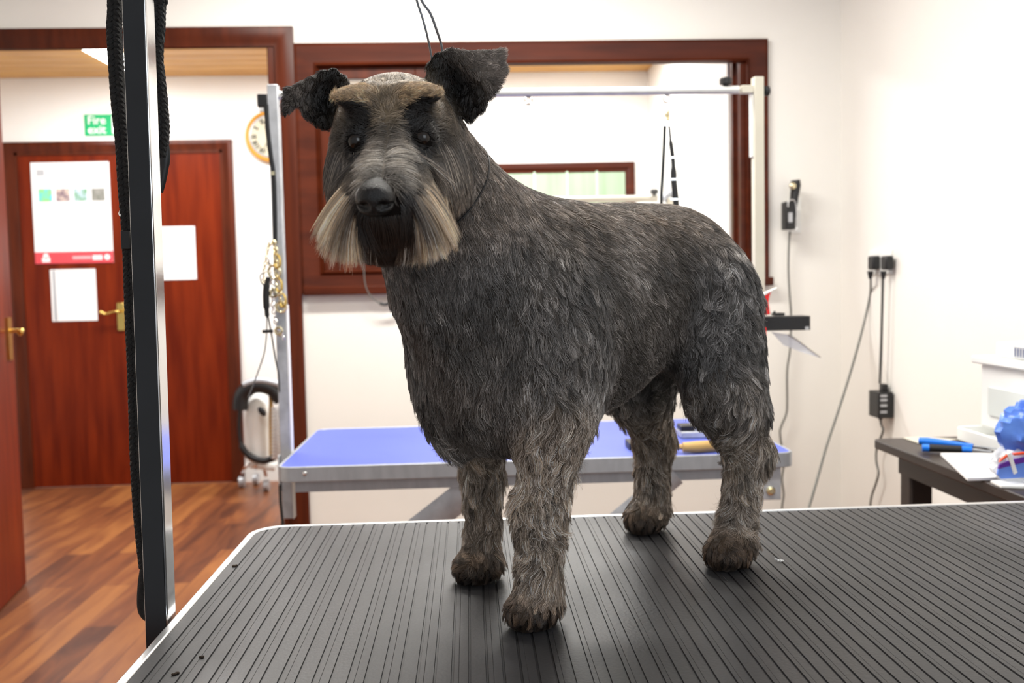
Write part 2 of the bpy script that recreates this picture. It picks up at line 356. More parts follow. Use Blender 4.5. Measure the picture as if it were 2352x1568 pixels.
# open door leaf at the left
e = W(61, 1338, Z=0.006); s_ = W(0, 1402, Z=0.006)
dl = np.array([s_[0] - e[0], s_[1] - e[1]]); dl = dl / np.linalg.norm(dl)
nrm = np.array([-dl[1], dl[0]]); nrm = nrm if nrm[0] < 0 else -nrm
q0 = e[:2]; q1 = e[:2] + dl * 0.76
leaf = MB().poly([(q0[0], q0[1], 0.006), (q1[0], q1[1], 0.006), (q1[0] + nrm[0] * 0.04, q1[1] + nrm[1] * 0.04, 0.006), (q0[0] + nrm[0] * 0.04, q0[1] + nrm[1] * 0.04, 0.006)], (0, 0, 1.975))
lf = struct(leaf, 'door_2', 'door', bevel=0.002)
hp = q0 + dl * 0.06; zh = W(15, 778, Y=hp[1])[2]
lever(lf, (hp[0], hp[1], zh), (-nrm[0], -nrm[1], 0), -0.04 if True else 0)
# white painted post beside the hall door
# ceiling light in the hall
lx0, lx1 = W(205, 116, Z=ZH - 0.04)[0], W(300, 160, Z=ZH - 0.04)[0]
L1 = W(200, 116, Z=ZH - 0.03); L2 = W(290, 165, Z=ZH - 0.03)
hl = thing('ceiling_light', (L1[0] + 0.1, L1[1], ZH), 'lit fluorescent batten on the pine board hall ceiling above the doorway', 'light')
dd = Vector(tuple(L2 - L1)); dd.z = 0; sd = Vector((dd.y, -dd.x, 0)).normalized() * 0.11
a_ = Vector((L1[0], L1[1], ZH - 0.045)); b_ = a_ + dd * 1.1
MB().poly([a_ - dd * 0.5, b_, b_ + sd, a_ - dd * 0.5 + sd], (0, 0, 0.035)).build('diffuser', 'tube', hl, bevel=0.008)
MB().poly([Vector((p.x, p.y, ZH - 0.01)) for p in (a_ - dd * 0.52, b_ + dd * 0.02, b_ + dd * 0.02 + sd, a_ - dd * 0.52 + sd)], (0, 0, 0.01)).build('housing', 'white', hl)
# fire exit sign
S0 = W(195, 312, Y=YH - 0.004); S1 = W(286, 262, Y=YH - 0.004)
sg = thing('exit_sign', ((S0[0] + S1[0]) / 2, YH, S0[2]), 'green fire exit sign with white letters above the hall door', 'sign')
sgb = MB().box((S0[0], YH - 0.006, S0[2]), (S1[0] + 0.05, YH - 0.001, S1[2])).build('sign_board', 'green', sg)
def text(body, size, loc, m, parent, name='lettering', rot=(math.pi / 2, 0, 0), extrude=0.0006, bold=0.0, align='LEFT', space=0.9):
    c = bpy.data.curves.new(name, 'FONT'); c.body = body; c.size = size; c.extrude = extrude; c.offset = bold; c.align_x = align; c.space_line = space
    c.resolution_u = 3; c.materials.append(M_[m] if isinstance(m, str) else m)
    o = bpy.data.objects.new(name, c); COL.objects.link(o)
    o.location = tuple(float(q) for q in loc); o.rotation_euler = rot
    bpy.context.view_layer.update()
    dg = bpy.context.evaluated_depsgraph_get(); me = bpy.data.meshes.new_from_object(o.evaluated_get(dg))
    mo = bpy.data.objects.new(name, me); COL.objects.link(mo); mo.rotation_euler = rot
    mo.parent = parent; off = Vector((0, 0, 0)); q = parent
    while q is not None: off += q.location; q = q.parent
    mo.location = Vector(tuple(float(q) for q in loc)) - off
    bpy.data.objects.remove(o)
    return mo
hs = (S1[2] - S0[2])
text('Fire\nexit', hs * 0.56, (S0[0] + 0.018, YH - 0.0075, S1[2] - hs * 0.46), 'paper', sgb, 'sign_lettering', bold=0.0008, space=0.78)
pic = MB().box((S0[0] + 0.155, YH - 0.008, S0[2] + 0.01), (S1[0] + 0.04, YH - 0.006, S1[2] - 0.01)); pic.build('door_pictogram', 'paper', sgb)
man = MB().sph((S0[0] + 0.205, YH - 0.009, S1[2] - 0.035), (0.01, 0.001, 0.01)); man.poly([(S0[0] + 0.195, YH - 0.009, S1[2] - 0.05), (S0[0] + 0.215, YH - 0.009, S1[2] - 0.05), (S0[0] + 0.21, YH - 0.009, S1[2] - 0.08), (S0[0] + 0.235, YH - 0.009, S1[2] - 0.11), (S0[0] + 0.225, YH - 0.009, S1[2] - 0.115), (S0[0] + 0.2, YH - 0.009, S1[2] - 0.09), (S0[0] + 0.18, YH - 0.009, S1[2] - 0.115), (S0[0] + 0.175, YH - 0.009, S1[2] - 0.11), (S0[0] + 0.192, YH - 0.009, S1[2] - 0.08)], (0, -0.001, 0)); man.build('running_figure', 'green', sgb)
# clock
ck = W(622, 313, Y=YH - 0.03); rC = 58 / FPX * YH
cl = thing('wall_clock', (ck[0], YH, ck[2]), 'round wooden wall clock with cream roman numeral dial beside hall door', 'clock')
b0 = (ck[0], YH, ck[2])
MB().lathe(b0, (0, -1, 0), [(0, rC * 0.96), (0.02, rC), (0.035, rC * 0.97), (0.04, rC * 0.9), (0.034, rC * 0.84), (0.028, rC * 0.82)], 48).build('clock_case', 'gold', cl)
MB().lathe(b0, (0, -1, 0), [(0.025, rC * 0.83), (0.034, rC * 0.82), (0.036, rC * 0.77), (0.031, rC * 0.745)], 48).build('bezel', 'alug', cl)
dial_ = MB().lathe(b0, (0, -1, 0), [(0.026, rC * 0.76), (0.033, rC * 0.755)], 48).build('dial', 'face', cl)
for i, s in enumerate(['XII', 'I', 'II', 'III', 'IIII', 'V', 'VI', 'VII', 'VIII', 'IX', 'X', 'XI']):
    an = math.pi / 2 - i * math.pi / 6; ux, uz = math.cos(an), math.sin(an); px, pz = -uz, ux      # radial and tangential
    k = len(s); x = -(k - 1) * 0.006; num = MB()
    for ch in s:
        def st(o1, o2):
            A = [(ck[0] + ux * rr + px * (x + oo), ck[2] + uz * rr + pz * (x + oo)) for rr, oo in ((rC * 0.54, o1), (rC * 0.72, o2))]
            num.tube([(A[0][0], YH - 0.0345, A[0][1]), (A[1][0], YH - 0.0345, A[1][1])], 0.0026, 4)
        if ch == 'I': st(0, 0)
        elif ch == 'V': st(0, -0.005); st(0, 0.005)
        else: st(-0.005, 0.005); st(0.005, -0.005)
        x += 0.012
    num.build('numeral', 'black', dial_)

hd = MB()
for an, L in ((2.1, 0.45), (4.2, 0.62)):
    hd = MB()
    hd.tube([b0 + np.array([0, -0.037, 0]), b0 + np.array([math.cos(an) * rC * L, -0.037, math.sin(an) * rC * L])], [0.003, 0.0012], 6); hd.build('hand', 'black', dial_)
# poster and papers on the hall door
def sheet(name, u0, v0, u1, v1, label, cat, m='paper', y=YH - 0.007, th=0.002):
    a = W(u0, v1, Y=y); b = W(u1, v0, Y=y)
    t = thing(name, ((a[0] + b[0]) / 2, y, a[2]), label, cat)
    sh_ = MB().box((a[0], y - th, a[2]), (b[0], y, b[2])).build('sheet', m, t)
    return sh_, a, b
ps, a, b = sheet('poster', 82, 371, 250, 606, 'white poster with row of four small photographs and red bottom band', 'poster')
y = YH - 0.0095; wP = b[0] - a[0]; hP = b[2] - a[2]
MB().box((a[0], y - 0.001, a[2]), (b[0], y, a[2] + hP * 0.115)).build('red_band', 'rose', ps)
cols = [((0.1, 0.6, 0.85), (0.35, 0.7, 0.05)), ((0.75, 0.6, 0.5), (0.10, 0.06, 0.12)), ((0.08, 0.3, 0.06), (0.55, 0.65, 0.8)), ((0.16, 0.17, 0.14), (0.34, 0.33, 0.3))]
for i, (c1, c2) in enumerate(cols):
    x = a[0] + wP * (0.085 + i * 0.226)
    pm = mat('photo_print_%d' % i, c1, 0.5, vscale=30, col2=c2)
    MB().box((x, y - 0.001, a[2] + hP * 0.615), (x + wP * 0.17, y, a[2] + hP * 0.74)).build('photograph', pm, ps, label=['blue and green photograph', 'photograph of a person in dark clothes', 'green photograph with blue and white shape', 'dark grey photograph'][i])
MB().box((a[0] + wP * 0.07, y - 0.001, a[2] + hP * 0.87), (a[0] + wP * 0.17, y, a[2] + hP * 0.93)).box((a[0] + wP * 0.08, y - 0.0014, a[2] + hP * 0.875), (a[0] + wP * 0.12, y - 0.0005, a[2] + hP * 0.91)).build('small_emblem', 'grey', ps)
e_ = MB(); e_.lathe((a[0] + wP * 0.14, y - 0.001, a[2] + hP * 0.075), (0, -1, 0), [(0, wP * 0.035), (0.001, wP * 0.035)], 16).box((a[0] + wP * 0.09, y - 0.002, a[2] + hP * 0.015), (a[0] + wP * 0.19, y - 0.001, a[2] + hP * 0.06))
e_.build('white_emblem', 'paper', ps); e_ = MB()
e_.lathe((b[0] - wP * 0.075, y - 0.001, a[2] + hP * 0.055), (0, -1, 0), [(0, wP * 0.036), (0.001, wP * 0.036)], 16); e_.build('white_emblem', 'paper', ps); e_ = MB()
e_.box((b[0] - wP * 0.26, y - 0.002, a[2] + hP * 0.03), (b[0] - wP * 0.14, y - 0.001, a[2] + hP * 0.075)); e_.build('white_banner_mark', 'paper', ps)
MB().box((b[0] - wP * 0.52, y - 0.0018, a[2] + hP * 0.04), (b[0] - wP * 0.28, y - 0.001, a[2] + hP * 0.07)).build('pale_caption', mat('pink_print', (0.8, 0.4, 0.42), 0.6), ps)
n1, a, b = sheet('paper_notice', 121, 617, 219, 738, 'white printed notice with grey left margin below the red banded poster', 'notice')
MB().box((a[0] + 0.012, y - 0.001, a[2] + 0.005), (a[0] + 0.03, y, b[2] - 0.005)).build('grey_margin', 'grey', n1)
ln = MB()
for i in range(14):
    z = b[2] - 0.05 - i * 0.016; ln.box((a[0] + 0.06, y - 0.0006, z), (b[0] - 0.03 - (i * 37 % 5) * 0.012, y, z + 0.003))
ln.build('printed_lines', mat('faint_print', (0.74, 0.74, 0.76), 0.7), n1)
sheet('paper_notice', 362, 519, 447, 643, 'blank white paper notice on the hall door, half hidden by the steel post', 'notice')

# ------------------------------------------------------------------ the black table the dog stands on
ZT = 0.77
def rrect(x0, x1, y0, y1, r, n=8):
    pts = []
    for cx, cy, a0 in ((x1 - r, y1 - r, 0), (x0 + r, y1 - r, 90), (x0 + r, y0 + r, 180), (x1 - r, y0 + r, 270)):
        for k in range(n + 1):
            an = math.radians(a0 + 90 * k / n); pts.append((cx + r * math.cos(an), cy + r * math.sin(an)))
    return pts
TX0, TX1, TY0, TY1, TR = -0.325, 0.895, 0.725, 1.385, 0.05
tb = thing('grooming_table', (0.28, 1.08, 0), 'black ribbed rubber topped grooming table with bright metal rim, under the dog', 'table')
tw = 0.009
def rim(mb, x0, x1, y0, y1, r, z0, z1, t):
    o_ = rrect(x0, x1, y0, y1, r); i_ = rrect(x0 + t, x1 - t, y0 + t, y1 - t, max(r - t, 0.005)); n = len(o_)
    vs = [(p[0], p[1], z1) for p in o_] + [(p[0], p[1], z1) for p in i_] + [(p[0], p[1], z0) for p in o_] + [(p[0], p[1], z0) for p in i_]; fs = []
    for k in range(n):
        j = (k + 1) % n; fs += [(k, j, n + j, n + k), (2 * n + k, 3 * n + k, 3 * n + j, 2 * n + j), (k, 2 * n + k, 2 * n + j, j), (n + k, n + j, 3 * n + j, 3 * n + k)]
    mb.add(vs, fs)
rm = MB(); rim(rm, TX0, TX1, TY0, TY1, TR, ZT - 0.034, ZT + 0.0015, tw); rm.build('rim', 'alu', tb, bevel=0.0015)
MB().poly([(p[0], p[1], ZT - 0.03) for p in rrect(TX0 + tw, TX1 - tw, TY0 + tw, TY1 - tw, TR - tw)], (0, 0, 0.024)).build('board', 'dkwood', tb)
# ribbed mat: a real grooved profile swept front to back
prof = []; x = TX0 + tw + 0.0005; xe = TX1 - tw - 0.0005; prof.append((x, 0.0)); i = 0
while x < xe - 0.02:
    x += 0.0125 + rng.uniform(-0.0005, 0.0005)
    gw = 0.0022; gd = 0.0016
    prof += [(x, 0), (x + 0.0004, -gd), (x + gw, -gd), (x + gw + 0.0004, 0)]
    if i % 2 == 0: prof += [(x + 0.0068, 0), (x + 0.0071, -0.0004), (x + 0.0074, 0)]
    x += 0.0030; i += 1
prof.append((xe, 0))
def yext(x):
    r = TR - tw; a = TX0 + tw; b = TX1 - tw; d = 0
    if x < a + r: d = r - math.sqrt(max(0, r * r - (a + r - x) ** 2))
    elif x > b - r: d = r - math.sqrt(max(0, r * r - (x - b + r) ** 2))
    return TY0 + tw + d, TY1 - tw - d
mm = MB(); vs = []
for (x, z) in prof:
    y0, y1 = yext(x)
    for k in range(5): vs.append((x, y0 + (y1 - y0) * k / 4, ZT + z))
fs = [(5 * i + k, 5 * (i + 1) + k, 5 * (i + 1) + k + 1, 5 * i + k + 1) for i in range(len(prof) - 1) for k in range(4)]
mm.add(vs, fs); mm.build('rubber_mat', 'mat', tb, smooth=False)
fr = MB()
for yy in (TY0 + 0.07, TY1 - 0.1): fr.box((TX0 + 0.06, yy, ZT - 0.07), (TX1 - 0.06, yy + 0.03, ZT - 0.034))
for xx in (TX0 + 0.06, 0.27, TX1 - 0.09): fr.box((xx, TY0 + 0.1, ZT - 0.07), (xx + 0.03, TY1 - 0.1, ZT - 0.034))
fr.build('under_frame', 'alug', tb)
for yy in (TY0 + 0.07, TY1 - 0.1):
    for xx, x2 in ((TX0 + 0.07, TX0 + 0.3), (TX1 - 0.1, TX1 - 0.33)):
        MB().tube([(xx, yy + 0.015, ZT - 0.06), (x2 + (0.35 if xx < 0 else -0.35), yy + 0.015, 0.02)], 0.015, 12).build('leg', 'alug', tb)
ft = MB()
for xx in (0.02, 0.52): ft.box((xx - 0.02, TY0 + 0.03, 0), (xx + 0.02, TY1 - 0.03, 0.03))
ft.box((0.02, 1.05, 0), (0.52, 1.09, 0.03)); ft.build('base_frame', 'alug', tb)
# bits lying on the mat
for i, (u, v, r) in enumerate(((538, 1299, 0.0024), (404, 1546, 0.0022), (463, 1508, 0.0015))):
    p = W(u, v, Z=ZT + 0.0012); h = MB()
    for k in range(5): h.sph((p[0] + rng.uniform(-1, 1) * r, p[1] + rng.uniform(-1, 1) * r, ZT + 0.0012), (r * 0.8, r * 0.6, 0.0012), 8, 5)
    tag(h.build('dirt_crumb', mat('dark_brown_crumb_%d' % i, (0.03, 0.018, 0.01), 0.9)), ['dark brown crumb by the rounded corner of the black table', 'dark crumb at the bottom edge of the ribbed mat', 'small dark speck on the shiny patch of ribbed mat'][i], 'dirt', 'crumbs on the black mat')
p = W(1793, 1287, Z=ZT + 0.002); fl = MB()
for k in range(7): fl.tube([p + rng.normal(0, 0.002, 3) * (1, 1, 0.1), p + rng.normal(0, 0.004, 3) * (1, 1, 0.1)], 0.0005, 4)
tag(fl.build('hair_tuft', 'paper'), 'tiny pale tuft of clipped hair right of the near hind paw', 'hair')
# steel post clamped to the table edge
PX, PY, PW = W(369, 1420, Y=1.0)[0], 1.0, 0.026
pt = thing('grooming_arm_post', (PX, PY, ZT - 0.16), 'tall square steel post with dark reflection painted on its front at left edge of black table', 'post')
pc = W(345, 700, Y=PY); xP = (pc[0])
MB().box((xP - 0.0185, PY - 0.011, ZT - 0.2), (xP + 0.0060, PY + 0.017, 1.75)).build('post_tube', 'steel', pt, bevel=0.002)
MB().box((xP - 0.0172, PY - 0.0126, ZT - 0.2), (xP + 0.0046, PY - 0.011, 1.75)).build('dark_reflection_face', 'gloss', pt, bevel=0.0006)  # dark reflection on the steel front, painted as a thin black panel
MB().box((xP - 0.02, PY - 0.03, ZT - 0.17), (TX0 + 0.03, PY + 0.03, ZT - 0.14)).box((xP - 0.02, PY - 0.03, ZT - 0.17), (xP + 0.017, PY - 0.0135, ZT - 0.06)).build('clamp', 'alug', pt, bevel=0.002)
MB().box((xP - 0.0175, PY - 0.011, 1.75), (xP + 0.42, PY + 0.015, 1.775)).build('top_arm', 'steel', pt, bevel=0.002)
pt.rotation_euler = (0, 0.0085, 0)
# braided rope hanging over the post
def braid(path, r, turns_per_m=62, strands=3, plait=False):
    P = [np.array(p) for p in path]; L = [0]
    for i in range(1, len(P)): L.append(L[-1] + np.linalg.norm(P[i] - P[i - 1]))
    m = max(12, int(L[-1] / 0.0022)); S = np.linspace(0, L[-1], m); A = np.array(P)
    C = np.stack([np.interp(S, L, A[:, k]) for k in range(3)], 1); mb = MB()
    T = np.gradient(C, axis=0); T /= np.linalg.norm(T, axis=1)[:, None]
    N = np.cross(T, [0, 1, 0]); N /= np.linalg.norm(N, axis=1)[:, None] + 1e-9; B = np.cross(T, N)
    for s in range(strands):
        ph = 2 * math.pi * (S * turns_per_m / 3 + s / strands)
        if plait: mb.tube(C + N * (np.sin(ph) * r * 0.62)[:, None] + B * (np.sin(2 * ph) * r * 0.42)[:, None], r * 0.46, 6)
        else: mb.tube(C + (N * np.cos(ph)[:, None] + B * np.sin(ph)[:, None]) * r * 0.5, r * 0.62, 6)
    return mb
yr = 1.035
rl = spline([(W(262, -60, Y=yr)[0], yr, 1.775)] + [W(u, v, Y=yr) for u, v in ((262, -60), (262, 60), (266, 140), (272, 230), (282, 330), (288, 430), (297, 540), (303, 700), (311, 900), (316, 1060), (325, 1200), (336, 1300))], 5)
rr = spline([(W(368, -60, Y=yr)[0], yr, 1.775)] + [W(u, v, Y=yr) for u, v in ((368, -60), (366, 0), (364, 70), (360, 130), (368, 210), (374, 290), (370, 360))], 5)
rb = thing('braided_rope', (rl[-1][0], yr, rl[-1][2]), 'thick black braided rope hanging in a loop behind the steel post', 'rope')
mb = braid(rl, 0.0078, 105, 5, True); mb.build('left_run', 'rope', rb)
braid(rr, 0.0068, 105, 5, True).build('right_run', 'rope', rb)
MB().tube(spline([(rl[0][0], yr, 1.774), (rl[0][0] + 0.008, yr, 1.789), ((rl[0][0] + rr[0][0]) / 2, yr - 0.01, 1.792), (rr[0][0] - 0.008, yr, 1.789), (rr[0][0], yr, 1.774)], 5), 0.0075, 10).build('top_loop', 'rope', rb)
MB().tube(spline([W(u, v, Y=yr) for u, v in ((374, 330), (377, 360), (372, 400), (362, 440))], 5), [0.0065] * 8 + [0.006] * 8, 10, fb=0.5).build('leather_end', 'black', rb)
MB().tube(spline([W(u, v, Y=yr) for u, v in ((336, 1290), (331, 1310), (326, 1350), (325, 1385), (329, 1405), (340, 1418))], 5), 0.005, 10).build('lower_loop', 'rope', rb)
MB().tube(ring(W(288, 490, Y=yr), (0.3, -0.8, 0.6), 0.0055, 20), 0.0016, 8, closed=True).build('steel_ring', 'chrome', rb)
c = W(292, 552, Y=yr); MB().box((c[0] - 0.004, yr - 0.008, c[2] - 0.010), (c[0] + 0.006, yr + 0.008, c[2] + 0.010)).build('black_clip', 'black', rb, bevel=0.001)
# ------------------------------------------------------------------ blue table with overhead frame
BZ = 0.70; BX0 = W(629, 1080, Z=BZ)[0]; BX1 = W(1824, 1038, Z=BZ)[0]; BY0 = 2.2; BY1 = 2.8
bt = thing('grooming_table', (0.15, 2.5, 0), 'blue topped grooming table with grey metal edge standing behind the dog', 'table')
MB().poly([(p[0], p[1], BZ - 0.002) for p in rrect(BX0 + 0.006, BX1 - 0.006, BY0 + 0.006, BY1 - 0.006, 0.03)], (0, 0, 0.003)).build('blue_surface', 'blue', bt)
rm = MB(); rim(rm, BX0, BX1, BY0, BY1, 0.035, BZ - 0.034, BZ + 0.002, 0.007); rm.build('metal_edge', 'alug', bt, bevel=0.0015)
MB().poly([(p[0], p[1], BZ - 0.03) for p in rrect(BX0 + 0.007, BX1 - 0.007, BY0 + 0.007, BY1 - 0.007, 0.03)], (0, 0, 0.027)).build('board', 'dkwood', bt)
uf = MB(); uf.box((BX0 + 0.04, BY0 + 0.02, BZ - 0.062), (BX1 - 0.04, BY0 + 0.045, BZ - 0.034)); uf.box((BX0 + 0.04, BY1 - 0.045, BZ - 0.062), (BX1 - 0.04, BY1 - 0.02, BZ - 0.034))
for xx in (BX0 + 0.04, BX1 - 0.065): uf.box((xx, BY0 + 0.045, BZ - 0.062), (xx + 0.025, BY1 - 0.045, BZ - 0.034))
uf.build('under_frame', 'alug', bt)
for sx in (1,):
    bx = BX0 + 0.09 if sx < 0 else BX1 - 0.053
    MB().box((bx - 0.035, BY0 + 0.012, BZ - 0.115), (bx + 0.02, BY0 + 0.02, BZ - 0.034)).build('leg_bracket', 'galv', bt, bevel=0.001)
    MB().lathe((bx - 0.006, BY0 + 0.012, BZ - 0.092), (0, -1, 0), [(0, 0.011), (0.004, 0.011), (0.005, 0.007), (0.009, 0.006)], 16).build('bolt', 'pbrass', bt)
for p0, p1, yy in (((1075, 1128), (975, 1206), 2.25),):
    a = W(*p0, Y=2.25); b = W(*p1, Y=2.25); d = b - a; b = a + d * ((0.06 - a[2]) / d[2]); a = a - d * 0.25
    MB().tube([(a[0], yy, a[2]), (b[0], yy, b[2])], 0.034, 4, fb=0.25).build('leg', 'galv', bt)
for xx in (W(1200, 1100, Y=2.72)[0], W(1690, 1100, Y=2.72)[0]): MB().box((xx - .012, 2.71, 0.0), (xx + .012, 2.735, BZ - .062)).build('leg', 'galv', bt)
for yy in (2.25,):
    a = W(1500, 1112, Y=2.25); b = W(1395, 1200, Y=2.25); d = b - a; b = a + d * ((0.02 - a[2]) / d[2])
    MB().tube([(a[0] + 0.05, yy - 0.03, a[2] + 0.03), (b[0], yy - 0.03, 0.02)], 0.028, 4, fb=0.25).build('leg', 'galv', bt)
MB().sph(W(700, 1087, Y=BY0 - 0.001), (0.005, 0.002, 0.005), 10, 6).build('rivet', 'chrome', bt)
MB().sph(W(1758, 1046, Y=BY0 - 0.001), (0.005, 0.002, 0.005), 10, 6).build('rivet', 'chrome', bt)
# overhead frame: two posts and a bar clamped to the blue table
YP = 2.42
of = thing('overhead_frame', (0.15, YP, BZ), 'pale metal overhead frame of two posts and a bar clamped to blue table', 'frame')
lt = W(638, 196, Y=YP); lm = W(655, 900, Y=YP); xl = (W(645, 600, Y=YP)[0])
zt = lt[2]; xl = min(xl, BX0 - 0.0165)
MB().box((xl - 0.014, YP - 0.014, W(665, 1188, Y=YP)[2]), (xl + 0.013, YP + 0.014, zt)).build('left_post', 'galv', of, bevel=0.002)
MB().box((xl + 0.013, YP - 0.014, W(665, 1188, Y=YP)[2]), (xl + 0.016, YP + 0.014, W(665, 700, Y=YP)[2])).build('post_edge', 'white', of)
xr = W(1742, 600, Y=YP)[0]
MB().box((xr - 0.013, YP - 0.014, BZ + 0.012), (xr + 0.013, YP + 0.014, W(1732, 178, Y=YP)[2])).build('right_post', 'cream', of, bevel=0.002)
MB().box((xr - 0.018, YP - 0.005, W(1720, 360, Y=YP)[2]), (xr - 0.013, YP + 0.013, W(1720, 200, Y=YP)[2])).build('post_sleeve', 'white', of)
MB().box((xr - 0.02, YP - 0.02, BZ + 0.0025), (xr + 0.02, YP + 0.02, BZ + 0.012)).build('post_clamp', 'galv', of, bevel=0.002)
MB().box((xl - 0.02, YP - 0.02, BZ - 0.1), (xl - 0.0145, YP + 0.02, BZ - 0.005)).build('post_clamp', 'galv', of, bevel=0.002)
zb0 = W(1160, 214, Y=YP)[2]
b0 = W(1715, 206, Y=YP); zb = b0[2]
MB().tube([(xl + 0.01, YP, zb + 0.0), (xr - 0.05, YP, zb)], 0.0105, 12).build('bar', 'pale', of)
MB().box((xr - 0.045, YP - 0.011, zb - 0.010), (xr - 0.012, YP + 0.011, zb + 0.010)).build('bar_joint', 'cream', of, bevel=0.002)
def knob(c, axis, m='black', r=0.016):
    k = MB(); k.lathe(c, axis, [(0, r * 0.45), (r * 0.3, r * 0.5), (r * 0.4, r), (r * 1.2, r), (r * 1.45, r * 0.7)], 14); return k
knob(W(1667, 199, Y=YP) - (0, 0, 0.0), (0, 0, 1)).build('knob', 'black', of)
knob((xr + 0.013, YP, zb - 0.004), (1, 0, 0), r=0.013).build('knob', 'black', of)
MB().box((xl - 0.04, YP - 0.012, W(610, 247, Y=YP)[2]), (xl - 0.014, YP + 0.012, W(610, 217, Y=YP)[2])).build('black_clamp', 'black', of, bevel=0.003)
MB().box((xl - 0.037, YP - 0.008, W(610, 256, Y=YP)[2]), (xl - 0.014, YP + 0.008, W(610, 246, Y=YP)[2])).build('white_pad', 'white', of)
for u in (1214, 1532):
    MB().tube(ring((W(u, 230, Y=YP)[0], YP, zb - 0.021), (0, 1, 0), 0.0095, 20), 0.0022, 8, closed=True).build('eye_ring', 'chrome', of)
# leather strap with clips on the right ring
sx = W(1532, 250, Y=YP)[0]
sp = thing('grooming_strap', (sx, YP, W(1532, 470, Y=YP)[2]), 'black strap with snap hook hanging from right eye ring of overhead bar', 'strap')
def chain(mb, pts, r=0.006, w=0.0018):
    for i, p in enumerate(pts): mb.tube([tuple(np.array(q)) for q in ring(p, (1, 0, 0) if i % 2 else (0, 1, 0), r, 14)], w, 6, closed=True)
mb = MB(); chain(mb, [W(1533 + (i % 2) * 2, 252 + i * 7, Y=YP) for i in range(5)], 0.006, 0.0022); mb.sph(W(1531, 262, Y=YP), (0.005, 0.005, 0.009)); mb.build('snap_hook', 'pbrass', sp)
MB().box((sx - 0.009, YP - 0.004, W(1532, 290, Y=YP)[2]), (sx + 0.006, YP + 0.004, W(1532, 278, Y=YP)[2])).build('buckle', 'chrome', sp, bevel=0.001)
MB().tube(spline([W(u, v, Y=YP) for u, v in ((1527, 290), (1525, 340), (1522, 400), (1519, 462), (1524, 520))], 4), 0.0042, 8, fb=0.3).build('thin_strap', 'black', sp)
MB().tube(spline([W(u, v, Y=YP) for u, v in ((1537, 290), (1541, 330), (1546, 370), (1548, 420), (1553, 470), (1552, 530))], 4), [0.003] * 4 + [0.0055] * 6 + [0.008] * 11, 8, fb=0.4).build('wide_strap', 'black', sp)
for v in (362, 412, 458):
    g = MB(); p = W(1548, v, Y=YP); g.box((p[0] - 0.0095, YP - 0.006, p[2] - 0.002), (p[0] + 0.0095, YP + 0.006, p[2] + 0.002)); g.build('strap_keeper', 'chrome', sp)
# strap and tackle on the left post
s1 = thing('leather_strap', W(612, 560, Y=YP), 'long black strap running down from clamp on the left post', 'strap')
MB().tube(spline([W(u, v, Y=YP - 0.015) for u, v in ((611, 240), (615, 300), (622, 360), (628, 400), (631, 480), (632, 560))], 5), 0.0058, 8, fb=0.35).build('strap_band', 'black', s1)
MB().box(tuple(W(622, 402, Y=YP - 0.02)), tuple(W(632, 394, Y=YP - 0.012))).build('keeper', 'pbrass', s1)
tk = thing('chain_leads', W(630, 720, Y=YP - 0.03), 'bunch of brass chains, snap hooks and rings hanging on left post', 'chain', None)
rngc = random.Random(3)
def run(pts, r=0.005, w=0.0017, n=None):
    mb = MB(); path = spline([W(u, v, Y=YP - 0.03) for u, v in pts], 12); L = sum(np.linalg.norm(path[i + 1] - path[i]) for i in range(len(path) - 1)); k = int(L / (r * 1.5))
    idx = np.linspace(0, len(path) - 1, max(2, k)).astype(int)
    for i, j in enumerate(idx):
        p = path[j]; mb.tube(ring(p, (rngc.uniform(.2, 1), 1, rngc.uniform(-.3, .3)) if i % 2 else (1, rngc.uniform(-.4, .4), .2), r, 12), w, 6, closed=True)
    return mb
run([(632, 556), (618, 562), (612, 590), (607, 620), (606, 650)], 0.005).build('brass_chain', 'pbrass', tk)
run([(632, 570), (634, 600), (636, 640), (646, 700)], 0.0065, 0.0024).build('brass_chain', 'pbrass', tk)
run([(618, 600), (622, 640), (628, 670), (626, 700), (636, 750), (650, 775)], 0.005, 0.0016).build('steel_chain', 'chrome', tk)
mb = MB()
for (u, v, rr_) in ((630, 624, 0.016), (646, 705, 0.013), (628, 674, 0.009), (640, 760, 0.009)):
    mb = MB(); mb.tube(ring(W(u, v, Y=YP - 0.035), (0.2, 1, 0.1), rr_, 24), 0.0032, 8, closed=True); mb.build('steel_ring', 'pbrass', tk)
mb = MB()
for (u, v) in ((637, 600), (641, 655), (650, 690)):
    mb = MB(); p = W(u, v, Y=YP - 0.04); mb.tube(spline([p + (0, 0, 0.018), p + (0.006, 0, 0.008), p + (0.006, 0, -0.01), p + (-0.002, 0, -0.016), p + (-0.007, 0, -0.006)], 4), 0.003, 8); mb.build('snap_hook', 'brass', tk)
ns = thing('cord_noose', W(615, 760, Y=YP - 0.05), 'black cord noose with sliding toggle hanging beside the brass chains', 'noose')
MB().tube(spline([W(u, v, Y=YP - 0.05) for u, v in ((617, 636), (612, 660), (611, 680), (612, 705), (614, 728))], 5), [0.006] * 4 + [0.0085] * 12 + [0.006] * 4 + [0.003], 10).build('wrapped_knot', 'rope', ns)
MB().tube(spline([W(u, v, Y=YP - 0.05) for u, v in ((606, 626), (598, 632), (599, 645), (606, 656), (612, 664))], 5), 0.0016, 6).build('cord_loop', 'cable', ns)
MB().tube(spline([W(u, v, Y=YP - 0.05) for u, v in ((613, 722), (612, 770), (607, 810), (594, 850), (583, 880), (570, 912))], 5), 0.0017, 6).build('cord', 'gcable', ns)
MB().tube(spline([W(u, v, Y=YP - 0.05) for u, v in ((615, 722), (624, 770), (632, 820), (640, 860), (642, 900))], 5), 0.0022, 6).build('cord', 'cable', ns)
